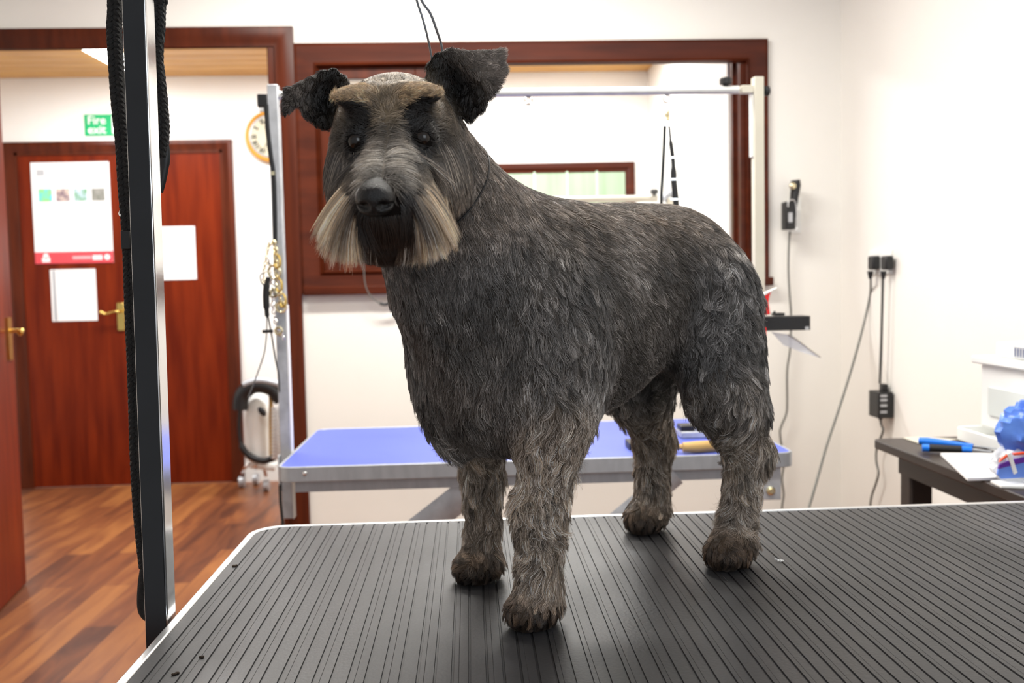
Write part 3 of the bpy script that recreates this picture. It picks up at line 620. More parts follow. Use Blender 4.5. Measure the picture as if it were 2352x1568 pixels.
MB().tube([W(603, 761, Y=YP - 0.055), W(627, 760, Y=YP - 0.055)], 0.0045, 10).build('toggle', 'black', ns)
# twisted flex running down behind the table's left end
fx = braid(spline([W(u, v, Y=2.36) for u, v in ((643, 1112), (644, 1150), (648, 1190), (653, 1260))], 5), 0.004, 200, 2)
tag(fx.build('twisted_flex', 'cable'), 'twisted brown flex hanging below the left end of the blue table', 'cord')
# tool holder on the right post
th = thing('tool_holder', W(1790, 760, Y=YP - 0.05), 'black tool holder sticking out sideways from the right post', 'holder')
a = W(1743, 760, Y=YP - 0.05); b = W(1858, 725, Y=YP - 0.05)
MB().box((a[0], YP - 0.06, a[2]), (b[0], YP + 0.0, b[2])).build('black_box', 'black', th, bevel=0.001)
c1 = W(1780, 725, Y=YP - 0.05); MB().box((c1[0], YP - 0.05, c1[2]), (c1[0] + 0.026, YP - 0.02, c1[2] + 0.007)).cyl((c1[0] + 0.002, YP - 0.04, c1[2]), (c1[0] + 0.002, YP - 0.04, c1[2] + 0.012), 0.003).build('latch', 'black', th, bevel=0.001)
MB().box((b[0] - 0.014, YP - 0.0608, a[2] + 0.001), (b[0] - 0.004, YP - 0.0602, a[2] + 0.009)).build('grey_mark', 'grey', th)
rc = thing('curved_comb', W(1752, 800, Y=YP - 0.07), 'red curved handled grooming rake tucked behind the black tool holder', 'comb')
out = [W(u, v, Y=YP - 0.075) for u, v in ((1741, 724), (1739, 708), (1741, 694), (1748, 682), (1759, 675), (1773, 668), (1768, 680), (1766, 694), (1768, 708), (1770, 722))]
MB().poly(out, (0, 0.012, 0)).build('curved_head', 'red', rc, bevel=0.002)
MB().poly([W(u, v, Y=YP - 0.077) for u, v in ((1741, 692), (1748, 678), (1760, 671), (1786, 660), (1772, 669), (1759, 676), (1748, 684))], (0, 0.016, 0)).build('pale_tip', 'white', rc)
MB().tube([W(1756, 752, Y=YP - 0.068), W(1757, 804, Y=YP - 0.068)], [0.008, 0.0085], 10, flat=0.5).build('handle', 'red', rc, bevel=0.001)
cb = thing('clear_comb', W(1830, 800, Y=YP - 0.03), 'clear plastic comb slanting down from under the black tool holder', 'comb')
MB().poly([W(u, v, Y=YP - 0.03) for u, v in ((1772, 762), (1820, 770), (1884, 818), (1886, 822), (1840, 808), (1800, 792))], (0, 0.004, 0)).build('comb_plate', 'film', cb)
MB().tube([W(1810, 768, Y=YP - 0.033), W(1830, 780, Y=YP - 0.033), W(1885, 820, Y=YP - 0.033)], 0.0018, 8).build('comb_spine', 'cream', cb)
# things lying on the blue table
br = thing('wooden_brush', W(1600, 1030, Z=BZ), 'slicker brush with long tan wooden handle lying on the blue table', 'brush')
pa = W(1452, 1040, Z=BZ + 0.01); pb = W(1650, 1026, Z=BZ + 0.018)
MB().tube([W(1568, 1027, Z=BZ + 0.016), W(1600, 1026, Z=BZ + 0.016), W(1660, 1022, Z=BZ + 0.016)], [0.012, 0.0145, 0.0135], 12).build('handle', 'tan', br)
MB().box(tuple(W(1446, 1034, Z=BZ + 0.002)), tuple(W(1470, 1006, Z=BZ + 0.02))).build('bristle_pad', 'black', br, bevel=0.002)
MB().tube([W(1468, 1024, Z=BZ + 0.012), W(1570, 1026, Z=BZ + 0.016)], [0.005, 0.007], 8).build('neck', 'tan', br)
wb_ = W(1600, 1004, Z=BZ + 0.001)
bx = thing('clipper_case', wb_, 'small white and black clipper case at the back of the blue table', 'case')
MB().box((wb_[0] - 0.045, wb_[1] - 0.02, BZ + 0.0015), (wb_[0] + 0.05, wb_[1] + 0.05, BZ + 0.02)).build('lower_shell', 'galv', bx, bevel=0.003)
MB().box((wb_[0] - 0.045, wb_[1] - 0.015, BZ + 0.0202), (wb_[0] - 0.01, wb_[1] + 0.04, BZ + 0.035)).build('black_insert', 'black', bx, bevel=0.002)
MB().box((wb_[0] - 0.008, wb_[1] - 0.015, BZ + 0.0202), (wb_[0] + 0.045, wb_[1] + 0.05, BZ + 0.05)).build('white_shell', 'white', bx, bevel=0.004)
# ------------------------------------------------------------------ wall sockets, cables, clippers
wc = thing('hanging_clippers', W(1820, 540, Y=YW - 0.03), 'black hair clippers hanging on the wall right of the serving window', 'clippers')
yy = YW - 0.06
MB().tube([W(1815, 525, Y=yy), W(1818, 490, Y=yy), W(1824, 455, Y=yy), W(1828, 425, Y=yy), W(1827, 414, Y=yy)], [0.018, 0.022, 0.02, 0.024, 0.022], 14, flat=0.8).build('clipper_body', 'black', wc)
MB().sph(W(1821, 427, Y=yy - 0.02), (0.014, 0.01, 0.014)).build('blade', 'pbrass', wc)
a = W(1804, 527, Y=yy - 0.02); b = W(1826, 462, Y=yy - 0.02)
MB().box((a[0], yy - 0.03, a[2]), (b[0], yy + 0.03, b[2])).build('black_cradle', 'black', wc, bevel=0.004)
MB().tube(spline([W(u, v, Y=yy - 0.034) for u, v in ((1806, 529), (1828, 527), (1830, 500), (1826, 463), (1812, 461), (1810, 475))], 4), 0.0024, 8).build('wire_hook', 'alu', wc)
MB().box(tuple(W(1811, 510, Y=yy - 0.032)), tuple(W(1820, 488, Y=yy - 0.03))).build('grey_badge', 'grey', wc)
MB().poly([W(u, v, Y=YW - 0.006) for u, v in ((1812, 535), (1840, 535), (1840, 455), (1812, 455))], (0, 0.006, 0)).build('wall_plate', 'white', wc)
MB().tube(spline([W(u, v, Y=yy + 0.03) for u, v in ((1815, 525), (1812, 560), (1811, 620), (1814, 680), (1817, 725), (1815, 800), (1808, 850), (1808, 920), (1806, 950), (1794, 980), (1792, 1000), (1800, 1060), (1796, 1100), (1800, 1135), (1796, 1168), (1796, 1230))], 4), 0.0042, 8).build('cable', 'gcable', wc)
sk = thing('wall_socket', W(2026, 628, X=XR), 'white double wall socket on the right wall above the dark desk', 'socket')
def onwall(u, v, off=0.0): return W(u, v, X=XR - off)
a = onwall(2001, 626); b = onwall(2051, 574)
MB().box((XR - 0.01, min(a[1], b[1]), 1.0 * min(onwall(2026, 630)[2], 9)), (XR, max(a[1], b[1]), onwall(2026, 574)[2])).build('plate', 'white', sk, bevel=0.002)
for k, (u, lab) in enumerate(((1998, 'black mains plug in left half of the white socket, on slanting cable'), (2028, 'black mains plug in right half of white socket, feeding power adapter'))):
    p = onwall(u, 612, 0.04); pl = thing('mains_plug', p, lab, 'plug', 'plugs in the wall socket')
    MB().box((p[0], p[1] - 0.022, p[2] - 0.012), (XR - 0.0102, p[1] + 0.022, onwall(u, 590, 0.04)[2] + 0.004)).build('plug_body', 'black', pl, bevel=0.006)
    MB().tube([onwall(u + 1, 622, 0.03), onwall(u + 1, 640, 0.03)], [0.012, 0.006], 10).build('strain_relief', 'black', pl)
    if k == 0: pth = [W(2000, 640, X=XR - 0.03), W(1998, 680, Y=3.42), W(1980, 760, Y=3.4), W(1955, 850, Y=3.3), W(1930, 930, Y=3.2), W(1900, 1020, Y=3.1), W(1880, 1090, Y=3.0), W(1858, 1165, Y=2.95), W(1840, 1215, Y=2.9)]
    else: pth = [onwall(2028, 640, 0.03), onwall(2026, 720, 0.03), onwall(2024, 800, 0.03), onwall(2021, 880, 0.03)]
    MB().tube(spline(pth, 6), 0.0042 if k == 0 else 0.005, 8).build('cable', 'gcable' if k == 0 else 'cable', pl)
ad = thing('power_adapter', onwall(2022, 955, 0.03), 'black power adapter brick hanging on its cable by the desk', 'adapter')
p = onwall(2022, 926, 0.03); zz0 = onwall(2022, 956, 0.03)[2]; zz1 = onwall(2022, 897, 0.03)[2]
wdt = 36 / FPX * p[1]
MB().box((p[0] - 0.03, p[1] - 0.05, zz0), (p[0] + 0.025, p[1] + 0.03, zz1)).build('brick', 'black', ad, bevel=0.003)
MB().box((p[0] - 0.0, p[1] - 0.02, zz1), (p[0] + 0.02, p[1] + 0.01, zz1 + 0.025)).build('inlet_plug', 'black', ad, bevel=0.002)
lb = MB()
for i, zf in enumerate((0.2, 0.45, 0.66, 0.82)): lb.box((p[0] - 0.022, p[1] - 0.0508, zz0 + (zz1 - zz0) * zf), (p[0] + 0.002, p[1] - 0.0502, zz0 + (zz1 - zz0) * (zf + 0.09)))
lb.build('printed_label', 'grey', ad)
MB().tube(spline([onwall(u, v, 0.03) for u, v in ((2022, 955), (2024, 975), (2028, 990), (2014, 1030), (2013, 1060), (2018, 1085), (2012, 1110), (2002, 1140), (1998, 1175), (1996, 1230))], 5), [0.008] * 3 + [0.0042] * 43, 8).build('cable', 'gcable', ad)
cw = thing('hanging_cable', W(880, 700, Y=YW - 0.05), 'thin grey cable with black plug hanging below the serving window', 'cable')
MB().tube(spline([W(u, v, Y=YW - 0.05) for u, v in ((838, 560), (836, 620), (841, 660), (856, 685), (874, 697))], 6), 0.0022, 6).build('cable', 'gcable', cw)
MB().tube(spline([W(u, v, Y=YW - 0.05) for u, v in ((872, 696), (885, 699), (905, 692), (925, 686))], 4), 0.006, 8).build('plug', 'black', cw)
# ------------------------------------------------------------------ desk on the right
DZ = 0.72; c0 = W(2036, 1016, Z=DZ); DX0 = W(2352, 1145, Z=DZ)[0]; DX0 = (DX0 + c0[0]) / 2
DY1 = W(2036, 1011, Z=DZ)[1] + 0.03
dk = thing('desk', (1.22, 1.6, 0), 'black-brown wooden desk against the right wall', 'desk')
MB().poly([(p[0], p[1], DZ - 0.022) for p in rrect(DX0, XR - 0.012, 0.75, DY1, 0.02)], (0, 0, 0.022)).build('desk_top', 'dkwood', dk, bevel=0.003)
MB().box((DX0 + 0.03, 0.8, DZ - 0.07), (XR - 0.04, DY1 - 0.08, DZ - 0.022)).build('apron', 'dkwood', dk)
for xx, y0 in ((DX0 + 0.045, DY1 - 0.11), (DX0 + 0.045, 0.82), (XR - 0.1, DY1 - 0.11), (XR - 0.1, 0.82)):
    MB().box((xx, y0, 0), (xx + 0.055, y0 + 0.055, DZ - 0.022)).build('leg', 'dkwood', dk, bevel=0.006)
# white lidded storage box
SX0 = 1.21; yB = W(2240, 822, X=SX0)[1]
zl = W(2240, 822, X=SX0)[2]
sb = thing('storage_box', (1.33, 2.0, DZ), 'white lidded storage box with translucent side panel on the desk', 'box')
MB().box((SX0 + 0.008, 1.8, DZ + 0.036), (XR - 0.03, yB - 0.01, zl - 0.012)).build('box_body', 'white', sb, bevel=0.006)
MB().box((SX0 - 0.006, 1.78, zl - 0.012), (XR - 0.014, yB + 0.01, zl + 0.006)).build('lid_rim', 'white', sb, bevel=0.004)
MB().box((SX0 + 0.02, 1.82, zl + 0.006), (XR - 0.04, yB - 0.05, zl + 0.042)).build('lid_top', 'white', sb, bevel=0.006)
pa = W(2253, 885, X=SX0 + 0.007)
MB().box((SX0 + 0.0035, 1.86, DZ + 0.07), (SX0 + 0.008, yB - 0.05, zl - 0.065)).build('side_panel', mat('translucent_grey_panel', (0.66, 0.70, 0.68), 0.5), sb)
ba = W(2330, 792, X=SX0 + 0.02); bb_ = W(2352, 834, X=SX0 + 0.02)
bc = MB().box((SX0 + 0.0185, bb_[1] - 0.1, zl + 0.01), (SX0 + 0.0195, ba[1], zl + 0.036)); bc.build('barcode_label', 'grey', sb)
bl = MB()
for i in range(9): bl.box((SX0 + 0.0178, ba[1] - 0.004 - i * 0.011 - 0.004, zl + 0.014), (SX0 + 0.0184, ba[1] - 0.004 - i * 0.011, zl + 0.032))
bl.build('barcode_bars', mat('blue_grey_ink', (0.09, 0.11, 0.22), 0.6), sb)
tr = thing('white_tray', (1.13, 1.9, DZ), 'shallow white tray with raised rim under the storage box', 'tray')
tx0 = 1.172; ty1 = W(2188, 985, X=tx0)[1]
rm = MB(); rim(rm, tx0, XR - 0.02, 1.77, ty1, 0.03, DZ + 0.001, DZ + 0.032, 0.008); rm.build('tray_rim', 'white', tr, bevel=0.002)
MB().box((tx0 + 0.01, 1.78, DZ + 0.002), (XR - 0.03, ty1 - 0.01, DZ + 0.008)).build('tray_base', 'white', tr)
# blue handled tools
for i, (p0, p1, p2, lab) in enumerate((((2112, 1012), (2235, 1024), (2290, 1030), 'bright blue handled scissors lying at the back of the dark desk'), ((2118, 1028), (2232, 1032), (2278, 1036), 'dematting tool with black rubber grip and blue ends on the desk'))):
    zt_ = DZ + 0.018 - i * 0.006
    sc = thing('blue_handled_scissors' if i == 0 else 'dematting_tool', W(*p0, Z=DZ), lab, 'scissors' if i == 0 else 'tool')
    A, B_, C_ = W(*p0, Z=zt_), W(*p1, Z=zt_), W(*p2, Z=zt_)
    if i == 0:
        MB().tube([A, A + (B_ - A) * 0.15, B_], [0.008, 0.0095, 0.005], 12).build('blue_handle', 'bluep', sc)
    else:
        MB().tube([A, A + (B_ - A) * 0.14], [0.0085, 0.009], 12).build('blue_end', 'bluep', sc)
        MB().tube([A + (B_ - A) * 0.14, A + (B_ - A) * 0.8], [0.0085, 0.007], 12).build('black_grip', 'black', sc)
        MB().tube([A + (B_ - A) * 0.8, B_], [0.0075, 0.007], 12).build('blue_end', 'bluep', sc)
    MB().tube([B_, C_], [0.003, 0.0015], 8).build('steel_blade', 'alug', sc)
# papers on the desk
def flat(name, uv, z, label, cat, m='paper', h=0.002):
    P = [W(u, v, Z=z) for u, v in uv]; o = MB().poly(P, (0, 0, h)).build(name, m); return tag(o, label, cat)
flat('paper_sheet', ((2072, 1006), (2110, 1003), (2200, 1010), (2120, 1022)), DZ + 0.0005, 'cream paper lying under the blue handled scissors', 'paper', 'cream')
nb = thing('printed_pad', W(2230, 1080, Z=DZ), 'white pad of printed price tickets near the front of the desk', 'paper')
MB().poly([W(u, v, Z=DZ + 0.001) for u, v in ((2160, 1046), (2285, 1046), (2300, 1102), (2222, 1104))], (0, 0, 0.006)).build('pad', 'paper', nb, bevel=0.0005)
ink_ = mat('pale_lilac_ink', (0.35, 0.33, 0.5), 0.7)
for r in range(4):
    pl_ = MB()
    for c in range(5):
        p = W(2200 + c * 19 + r * 9, 1052 + r * 11, Z=DZ + 0.0075); pl_.box((p[0], p[1] - 0.001, DZ + 0.0072), (p[0] + 0.012, p[1] + 0.0005, DZ + 0.0076))
    pl_.build('printed_text', ink_, nb)
flat('white_saucer_lid', ((2275, 1108), (2352, 1102), (2370, 1112), (2352, 1122), (2300, 1120)), DZ + 0.001, 'flat white plastic lid near the front edge of the desk', 'lid', 'white', 0.004)
# crumpled plastic bag with coloured print
def blob(cx, cy, cz, rx, ry, rz, seed, amp=0.25, nu=28, nv=18):
    mb = MB(); R = np.random.default_rng(seed); ks = R.normal(0, 5.5, (7, 3)); ph = R.uniform(0, 6, 7); mb.sph((0, 0, 0), 1.0, nu, nv)
    vs = []
    for v in mb.v:
        v = np.array(v); s = 1 + amp * np.mean(np.abs(np.sin(ks @ v + ph))) * 2 - amp
        vs.append((cx + v[0] * rx * s, cy + v[1] * ry * s, max(cz + v[2] * rz * s, DZ + 0.001)))
    mb.v = vs; return mb
pbg = thing('treat_bag', W(2340, 1100, Z=DZ), 'crumpled plastic bag printed blue, red and purple at the front of desk', 'bag')
q = W(2350, 985, Y=1.74); blob(q[0] + 0.02, 1.74, q[2] - 0.005, 0.062, 0.04, 0.055, 5, 0.3).build('blue_bag_top', mat('blue_printed_film', (0.07, 0.16, 0.62), 0.25, vscale=18, col2=(0.13, 0.28, 0.8), bump=0.5, bscale=50), pbg)
q = W(2300, 1045, Y=1.74); blob(q[0] + 0.045, 1.74, DZ + 0.035, 0.058, 0.035, 0.04, 9, 0.3).build('clear_film', 'film', pbg)
yb = 1.70
def band(pts, m, nm, off=0.0): MB().poly([W(u, v, Y=yb + off) for u, v in pts], (0, 0.006, 0)).build(nm, m, pbg, bevel=0.001)
band(((2292, 1090), (2294, 1076), (2352, 1058), (2380, 1055), (2380, 1095), (2300, 1100)), mat('sky_blue_print', (0.16, 0.3, 0.85), 0.3), 'blue_print')
band(((2294, 1077), (2297, 1066), (2325, 1056), (2380, 1044), (2380, 1056), (2328, 1068)), mat('purple_print', (0.13, 0.03, 0.35), 0.3), 'purple_stripe', -0.001)
band(((2296, 1062), (2300, 1054), (2314, 1043), (2317, 1048)), mat('orange_red_print', (0.85, 0.08, 0.02), 0.3), 'red_stripe', -0.002)
band(((2328, 1041), (2380, 1035), (2380, 1042), (2330, 1046)), mat('orange_red_print_wide', (0.85, 0.08, 0.02), 0.3), 'red_stripe', -0.002)
band(((2314, 1042), (2322, 1038), (2338, 1085), (2330, 1090)), 'paper', 'white_stripe', -0.003)
# ------------------------------------------------------------------ hall: dryer on castors, second arm
hx = W(600, 1100, Y=5.2)
dy = thing('stand_dryer', (hx[0], 5.2, 0), 'white stand dryer with black hose on chrome castors beside the hall door', 'dryer')
def hp_(u, v, y=5.2): return W(u, v, Y=y)
cc = hp_(596, 1000); MB().tube([hp_(598, 1056), hp_(597, 1045), hp_(594, 960), hp_(593, 925), hp_(593, 905)], [0.07, 0.1, 0.1, 0.085, 0.05], 24, flat=0.8).build('white_body', 'white', dy)
MB().tube(spline([hp_(u, v, 5.08) for u, v in ((552, 940), (556, 908), (578, 888), (605, 886), (630, 896), (648, 920))], 5), 0.042, 14).build('black_hose', 'black', dy)
MB().tube(spline([hp_(u, v, 5.08) for u, v in ((552, 935), (550, 985), (556, 1025), (575, 1048), (605, 1058), (632, 1050))], 5), [0.01] * 10 + [0.018] * 16, 10).build('black_band', 'black', dy)
MB().tube(spline([hp_(u, v, 5.06) for u, v in ((560, 884), (590, 874), (625, 878), (660, 890))], 4), 0.02, 10).build('grey_hood', 'alug', dy)
cs = MB()
for i in range(15): cs.tube(ring(hp_(636, 938 + i * 8, 5.02), (0, 0, 1), 0.026, 14), 0.006, 6, closed=True)
cs.build('spring_coil', 'alu', dy)
MB().tube([hp_(622, 905, 5.1), hp_(623, 975, 5.1), hp_(624, 1045, 5.1)], [0.012, 0.014, 0.014], 10).build('tan_rod', 'tan', dy)
MB().sph(hp_(602, 945, 5.04), (0.018, 0.01, 0.03), R=Matrix.Rotation(-0.6, 3, 'Y')).build('latch', 'black', dy)
for (u, v, u2) in ((556, 1106, 575), (612, 1116, 604), (588, 1090, 590)):
    f = hp_(u, v, 5.15); yF = 1.12 * FPX / (v + 12 - 667); f = W(u, v, Y=min(yF, 5.4)); 
    lg = MB().tube(spline([hp_(u2, 1066), hp_((u + u2) / 2 - 2, 1072), (f[0], f[1], 0.085)], 5), 0.011, 10); lg.build('leg', 'chrome', dy)
    w_ = MB(); w_.lathe((f[0] - 0.014, f[1], 0.032), (1, 0, 0), [(0, 0.018), (0, 0.032), (0.028, 0.032), (0.028, 0.018)], 20); w_.build('castor', 'galv', dy)
MB().tube([hp_(575, 1068), hp_(632, 1074)], 0.018, 10).build('base_plate', 'white', dy)
ar = thing('hall_arm_bar', W(1400, 455, Y=4.6), 'pale metal grooming arm with dark knob seen through the serving window', 'bar')
MB().tube([W(1130, 462, Y=4.6), W(1510, 455, Y=4.6)], 0.016, 10).build('bar', 'cream', ar)
knob(W(1503, 448, Y=4.58), (0, 0, 1), r=0.02).build('knob', 'cable', ar)
MB().tube(spline([W(u, v, Y=4.6) for u, v in ((1525, 462), (1532, 448), (1545, 446), (1555, 462))], 4), 0.016, 10).build('bracket', 'alug', ar)
MB().box(tuple(W(1534, 900, Y=4.62)), tuple(W(1556, 455, Y=4.58))).build('post', 'cream', ar)
# ------------------------------------------------------------------ the dog
O = np.array([0.16, 1.10, ZT]); AX = np.array([-0.768, -0.640, 0.0]); SD = np.array([0.640, -0.768, 0.0])
def Bp(t, s, z): return O + AX * t + SD * s + np.array([0, 0, z])
foot = {'LF': W(1236, 1432, Z=ZT), 'RF': W(1108, 1330, Z=ZT), 'LH': W(1685, 1296, Z=ZT), 'RH': W(1494, 1216, Z=ZT)}
def up(p, z): return np.array([p[0], p[1], ZT + z])

HC = W(905, 285, Y=0.87)
fh = np.array([-0.006, -0.927, -0.375]); fh /= np.linalg.norm(fh)
rh = np.array([1.0, -0.02, 0.022]); rh -= fh * rh.dot(fh); rh /= np.linalg.norm(rh)
uh = np.cross(rh, -fh); uh = uh if uh[2] > 0 else -uh
def Hp(x, y, z): return HC + rh * x + uh * y + fh * z

PR = []   # primitives of the body
def cone(p0, r0, p1, r1, k=0.02, comb=(0, 0, -1), L=0.016, lift=0.35, reg='body'):
    PR.append(dict(t='c', a=np.array(p0, float), b=np.array(p1, float), r0=r0, r1=r1, k=k, comb=np.array(comb, float), L=L, lift=lift, reg=reg))
def ell(c, r, ax, k=0.02, comb=(0, 0, -1), L=0.016, lift=0.35, reg='body', sub=False):
    PR.append(dict(t='e', c=np.array(c, float), r=np.array(r, float), ax=np.array(ax, float), k=k, comb=np.array(comb, float), L=L, lift=lift, reg=reg, sub=sub))
def tri(a, b, c, th=0.003, k=0.004, reg='ear', comb=(0, 0, -1), L=0.005, lift=0.5):
    PR.append(dict(t='t', a=np.array(a, float), b=np.array(b, float), c=np.array(c, float), th=th, k=k, comb=np.array(comb, float), L=L, lift=lift, reg=reg))
BAX = np.array([AX, SD, [0, 0, 1.0]]); HAX = np.array([rh, uh, fh])
back = -AX
c1 = back * 0.75 + np.array([0, 0, -0.65])
ell(Bp(.075, 0, .314), (.17, .092, .120), BAX, comb=c1, L=.0125, lift=.28)
ell(Bp(-.05, 0, .350), (.15, .080, .094), BAX, k=.04, comb=c1, L=.0125, lift=.26)
ell(Bp(-.132, 0, .338), (.088, .080, .098), BAX, k=.04, comb=back * .5 + np.array([0, 0, -.8]), L=.012, lift=.26)
ell(Bp(.165, -.008, .285), (.078, .084, .112), BAX, k=.04, comb=(-.1, 0, -1), L=.017, lift=.35)
ell(Bp(.13, 0, .245), (.075, .066, .065), BAX, k=.04, comb=c1, L=.019, lift=.4)
ell(Bp(.180, -.060, .272), (.050, .045, .112), BAX, k=.03, comb=(-.1, 0, -1), L=.019, lift=.4, reg='shoulder')
# neck
nk1, nk0 = W(950, 345, Y=.925), W(1072, 610, Y=.99)
cone(nk0, .088, nk1, .054, k=.035, comb=(.25, .25, -1), L=.013, lift=.3, reg='neck')
cone(Bp(.09, 0, .375), .06, nk1 + np.array([.03, .04, -.06]), .05, k=.035, comb=(.5, .4, -.8), L=.012, lift=.35, reg='neck')
# shoulders, legs
dn = (0, 0, -1)
for key, s, te in (('LF', 1, .155), ('RF', -1, .135)):
    F = foot[key]
    sh = Bp(.125, .055 * s, .345); el = up(F * .5 + Bp(te - .02, (.075 if s > 0 else .092) * s, 0) * .5, .205)
    ell(sh * .55 + el * .45, (.058, .040, .095), BAX, k=.03, comb=(.1, .05, -1), L=.019, lift=.35, reg='shoulder')
    cone(el, .033 if s > 0 else .034, up(F, .11) - AX * .004, .0195 if s > 0 else .0165, k=.03, comb=dn, L=.023, lift=.50, reg='leg')
    cone(up(F, .12) - AX * .004, .0192 if s > 0 else .0165, up(F, .028) - AX * .002, .0205 if s > 0 else .018, k=.02, comb=dn, L=.023, lift=.50, reg='leg')
    ell(up(F + AX * .010, .017), (.028, .024, .021), BAX, k=.015, comb=dn, L=.011, lift=.32, reg='paw')
for key, s in (('LH', 1), ('RH', -1)):
    F = foot[key]
    hip = Bp(-.122, .046 * s, .335); knee = Bp(-.108 if s > 0 else -.137, .082 * s, .215); hock = Bp(-.165 if s > 0 else -.19, .084 * s, .135)
    d = F[:2] - (O + AX * (-.1216) + SD * .088)[:2] if s > 0 else F[:2] - (O + AX * (-.18) - SD * .0845)[:2]
    knee[:2] += d * .5; hock[:2] += d * .7
    cone(hip, .062, knee, .038, k=.035, comb=(.05, .02, -1), L=.019, lift=.33, reg='thigh')
    cone(hip - AX * .02 + np.array([0, 0, -.03]), .06, hock * .4 + knee * .6 - AX * .02 + np.array([0, 0, .01]), .034, k=.035, comb=dn, L=.018, lift=.33, reg='thigh')
    cone(knee, .033, hock, .0215, k=.03, comb=dn, L=.024, lift=.48, reg='leg')
    cone(hock, .0205, up(F, .035) - AX * .002, .0205, k=.025, comb=dn, L=.023, lift=.48, reg='leg')
    ell(up(F + AX * .012, .019), (.031, .026, .023), BAX, k=.015, comb=dn, L=.011, lift=.32, reg='paw')

# head
bk = -fh
ell(Hp(0, .002, -.004), (.051, .041, .066), HAX, k=.02, comb=bk + rh * 0 + uh * .1, L=.008, lift=.35, reg='head')
ell(Hp(0, -.034, .0), (.045, .045, .055), HAX, k=.02, comb=bk * .5 - uh, L=.014, lift=.3, reg='cheek')
cone(Hp(0, -.026, .055), .034, Hp(0, -.032, .138), .024, k=.02, comb=bk * .3 - uh * .6, L=.016, lift=.35, reg='muzzle')
for s in (-1, 1):
    ell(Hp(.034 * s, -.040, .015), (.024, .045, .045), HAX, k=.02, comb=bk * .35 - uh, L=.018, lift=.28, reg='cheek')
    ell(Hp(.022 * s if s < 0 else .017, -.050, .108), (.020 if s < 0 else .017, .028, .036), HAX, k=.015, comb=-uh * 1.0 + rh * .35 * s + bk * .2, L=.018, lift=.3, reg='mous')
    ell(Hp(.029 * s, .034, .040), (.016, .006, .013), HAX, k=.022, comb=fh * .2 + rh * s * .8 + uh * .4, L=.008, lift=.5, reg='brow')
ell(Hp(-.002, -.060, .112), (.026, .028, .036), HAX, k=.015, comb=-uh + bk * .1, L=.014, lift=.35, reg='chin')
for s in (-1, 1):
    ell(Hp(.030 * s, .013, .076), (.020, .023, .021), HAX, k=.012, reg='socket', sub=True)
    cone(Hp(.028 * s, -.002, .053), .0120, Hp(.028 * s, .0, .050), .012, k=.004, L=.003, comb=bk, reg='socket')
# ears (thin folded flaps, part of the body surface)
def fan(q, rimp, reg, **k):
    for i in range(len(rimp) - 1): tri(q, rimp[i], rimp[i + 1], reg=reg, **k)
yE = .895
rl_ = [W(u, v, Y=y) for u, v, y in ((982, 196, .885), (984, 152, .88), (1003, 126, .88), (1032, 117, .885), (1083, 155, .88), (1132, 208, .875), (1108, 252, .88), (1080, 276, .895), (1040, 262, .90), (1000, 228, .895), (982, 196, .885))]
fan(W(1046, 196, Y=.915), rl_, 'earin', th=.0023, comb=dn)
t1, t2, t3 = W(1158, 116, Y=.885), W(1160, 160, Y=.88), W(1148, 198, Y=.875)
C_, D_, E_ = rl_[3], rl_[4], rl_[5]
for a, b, c in ((C_, D_, t1), (D_, t1, t2), (D_, E_, t2), (E_, t2, t3)): tri(a, b, c, th=.0023, reg='earout', comb=rh + uh * .2)
rr_ = [W(u, v, Y=y) for u, v, y in ((806, 208, .875), (790, 178, .875), (768, 160, .875), (738, 168, .87), (712, 184, .865), (692, 200, .86), (684, 232, .86), (702, 266, .865), (726, 284, .875), (750, 296, .885), (775, 270, .89), (800, 236, .885), (806, 208, .875))]
fan(W(746, 226, Y=.90), rr_, 'earin', th=.0023, comb=dn)
a_, b_, c_ = rr_[5], rr_[6], rr_[4]
u1, u2, u3 = W(656, 208, Y=.85), W(655, 240, Y=.845), W(653, 268, Y=.84)
for a, b, c in ((c_, a_, u1), (a_, u1, u2), (a_, b_, u2), (b_, u2, u3)): tri(a, b, c, th=.0023, reg='earout', comb=-rh - uh * .8)

def sd(p, P):
    if p['t'] == 'c':
        ab = p['b'] - p['a']; t = np.clip(((P - p['a']) @ ab) / ab.dot(ab), 0, 1)
        return np.linalg.norm(P - p['a'] - t[:, None] * ab, axis=1) - (p['r0'] + (p['r1'] - p['r0']) * t)
    if p['t'] == 'e':
        q = (P - p['c']) @ p['ax'].T; k0 = np.linalg.norm(q / p['r'], axis=1); k1 = np.linalg.norm(q / p['r'] ** 2, axis=1)
        return k0 * (k0 - 1) / np.maximum(k1, 1e-6)
    a, b, c = p['a'], p['b'], p['c']; n = np.cross(b - a, a - c)
    ba, cb, ac = b - a, c - b, a - c; pa, pb, pc = P - a, P - b, P - c
    ins = (np.sign((pa @ np.cross(ba, n))) + np.sign((pb @ np.cross(cb, n))) + np.sign((pc @ np.cross(ac, n)))) < 2
    def eg(e, q):
        t = np.clip((q @ e) / e.dot(e), 0, 1)[:, None]; r = e * t - q; return (r * r).sum(1)
    d1 = np.minimum(np.minimum(eg(ba, pa), eg(cb, pb)), eg(ac, pc)); d2 = (pa @ n) ** 2 / n.dot(n)
    return np.sqrt(np.where(ins, d1, d2)) - p['th']

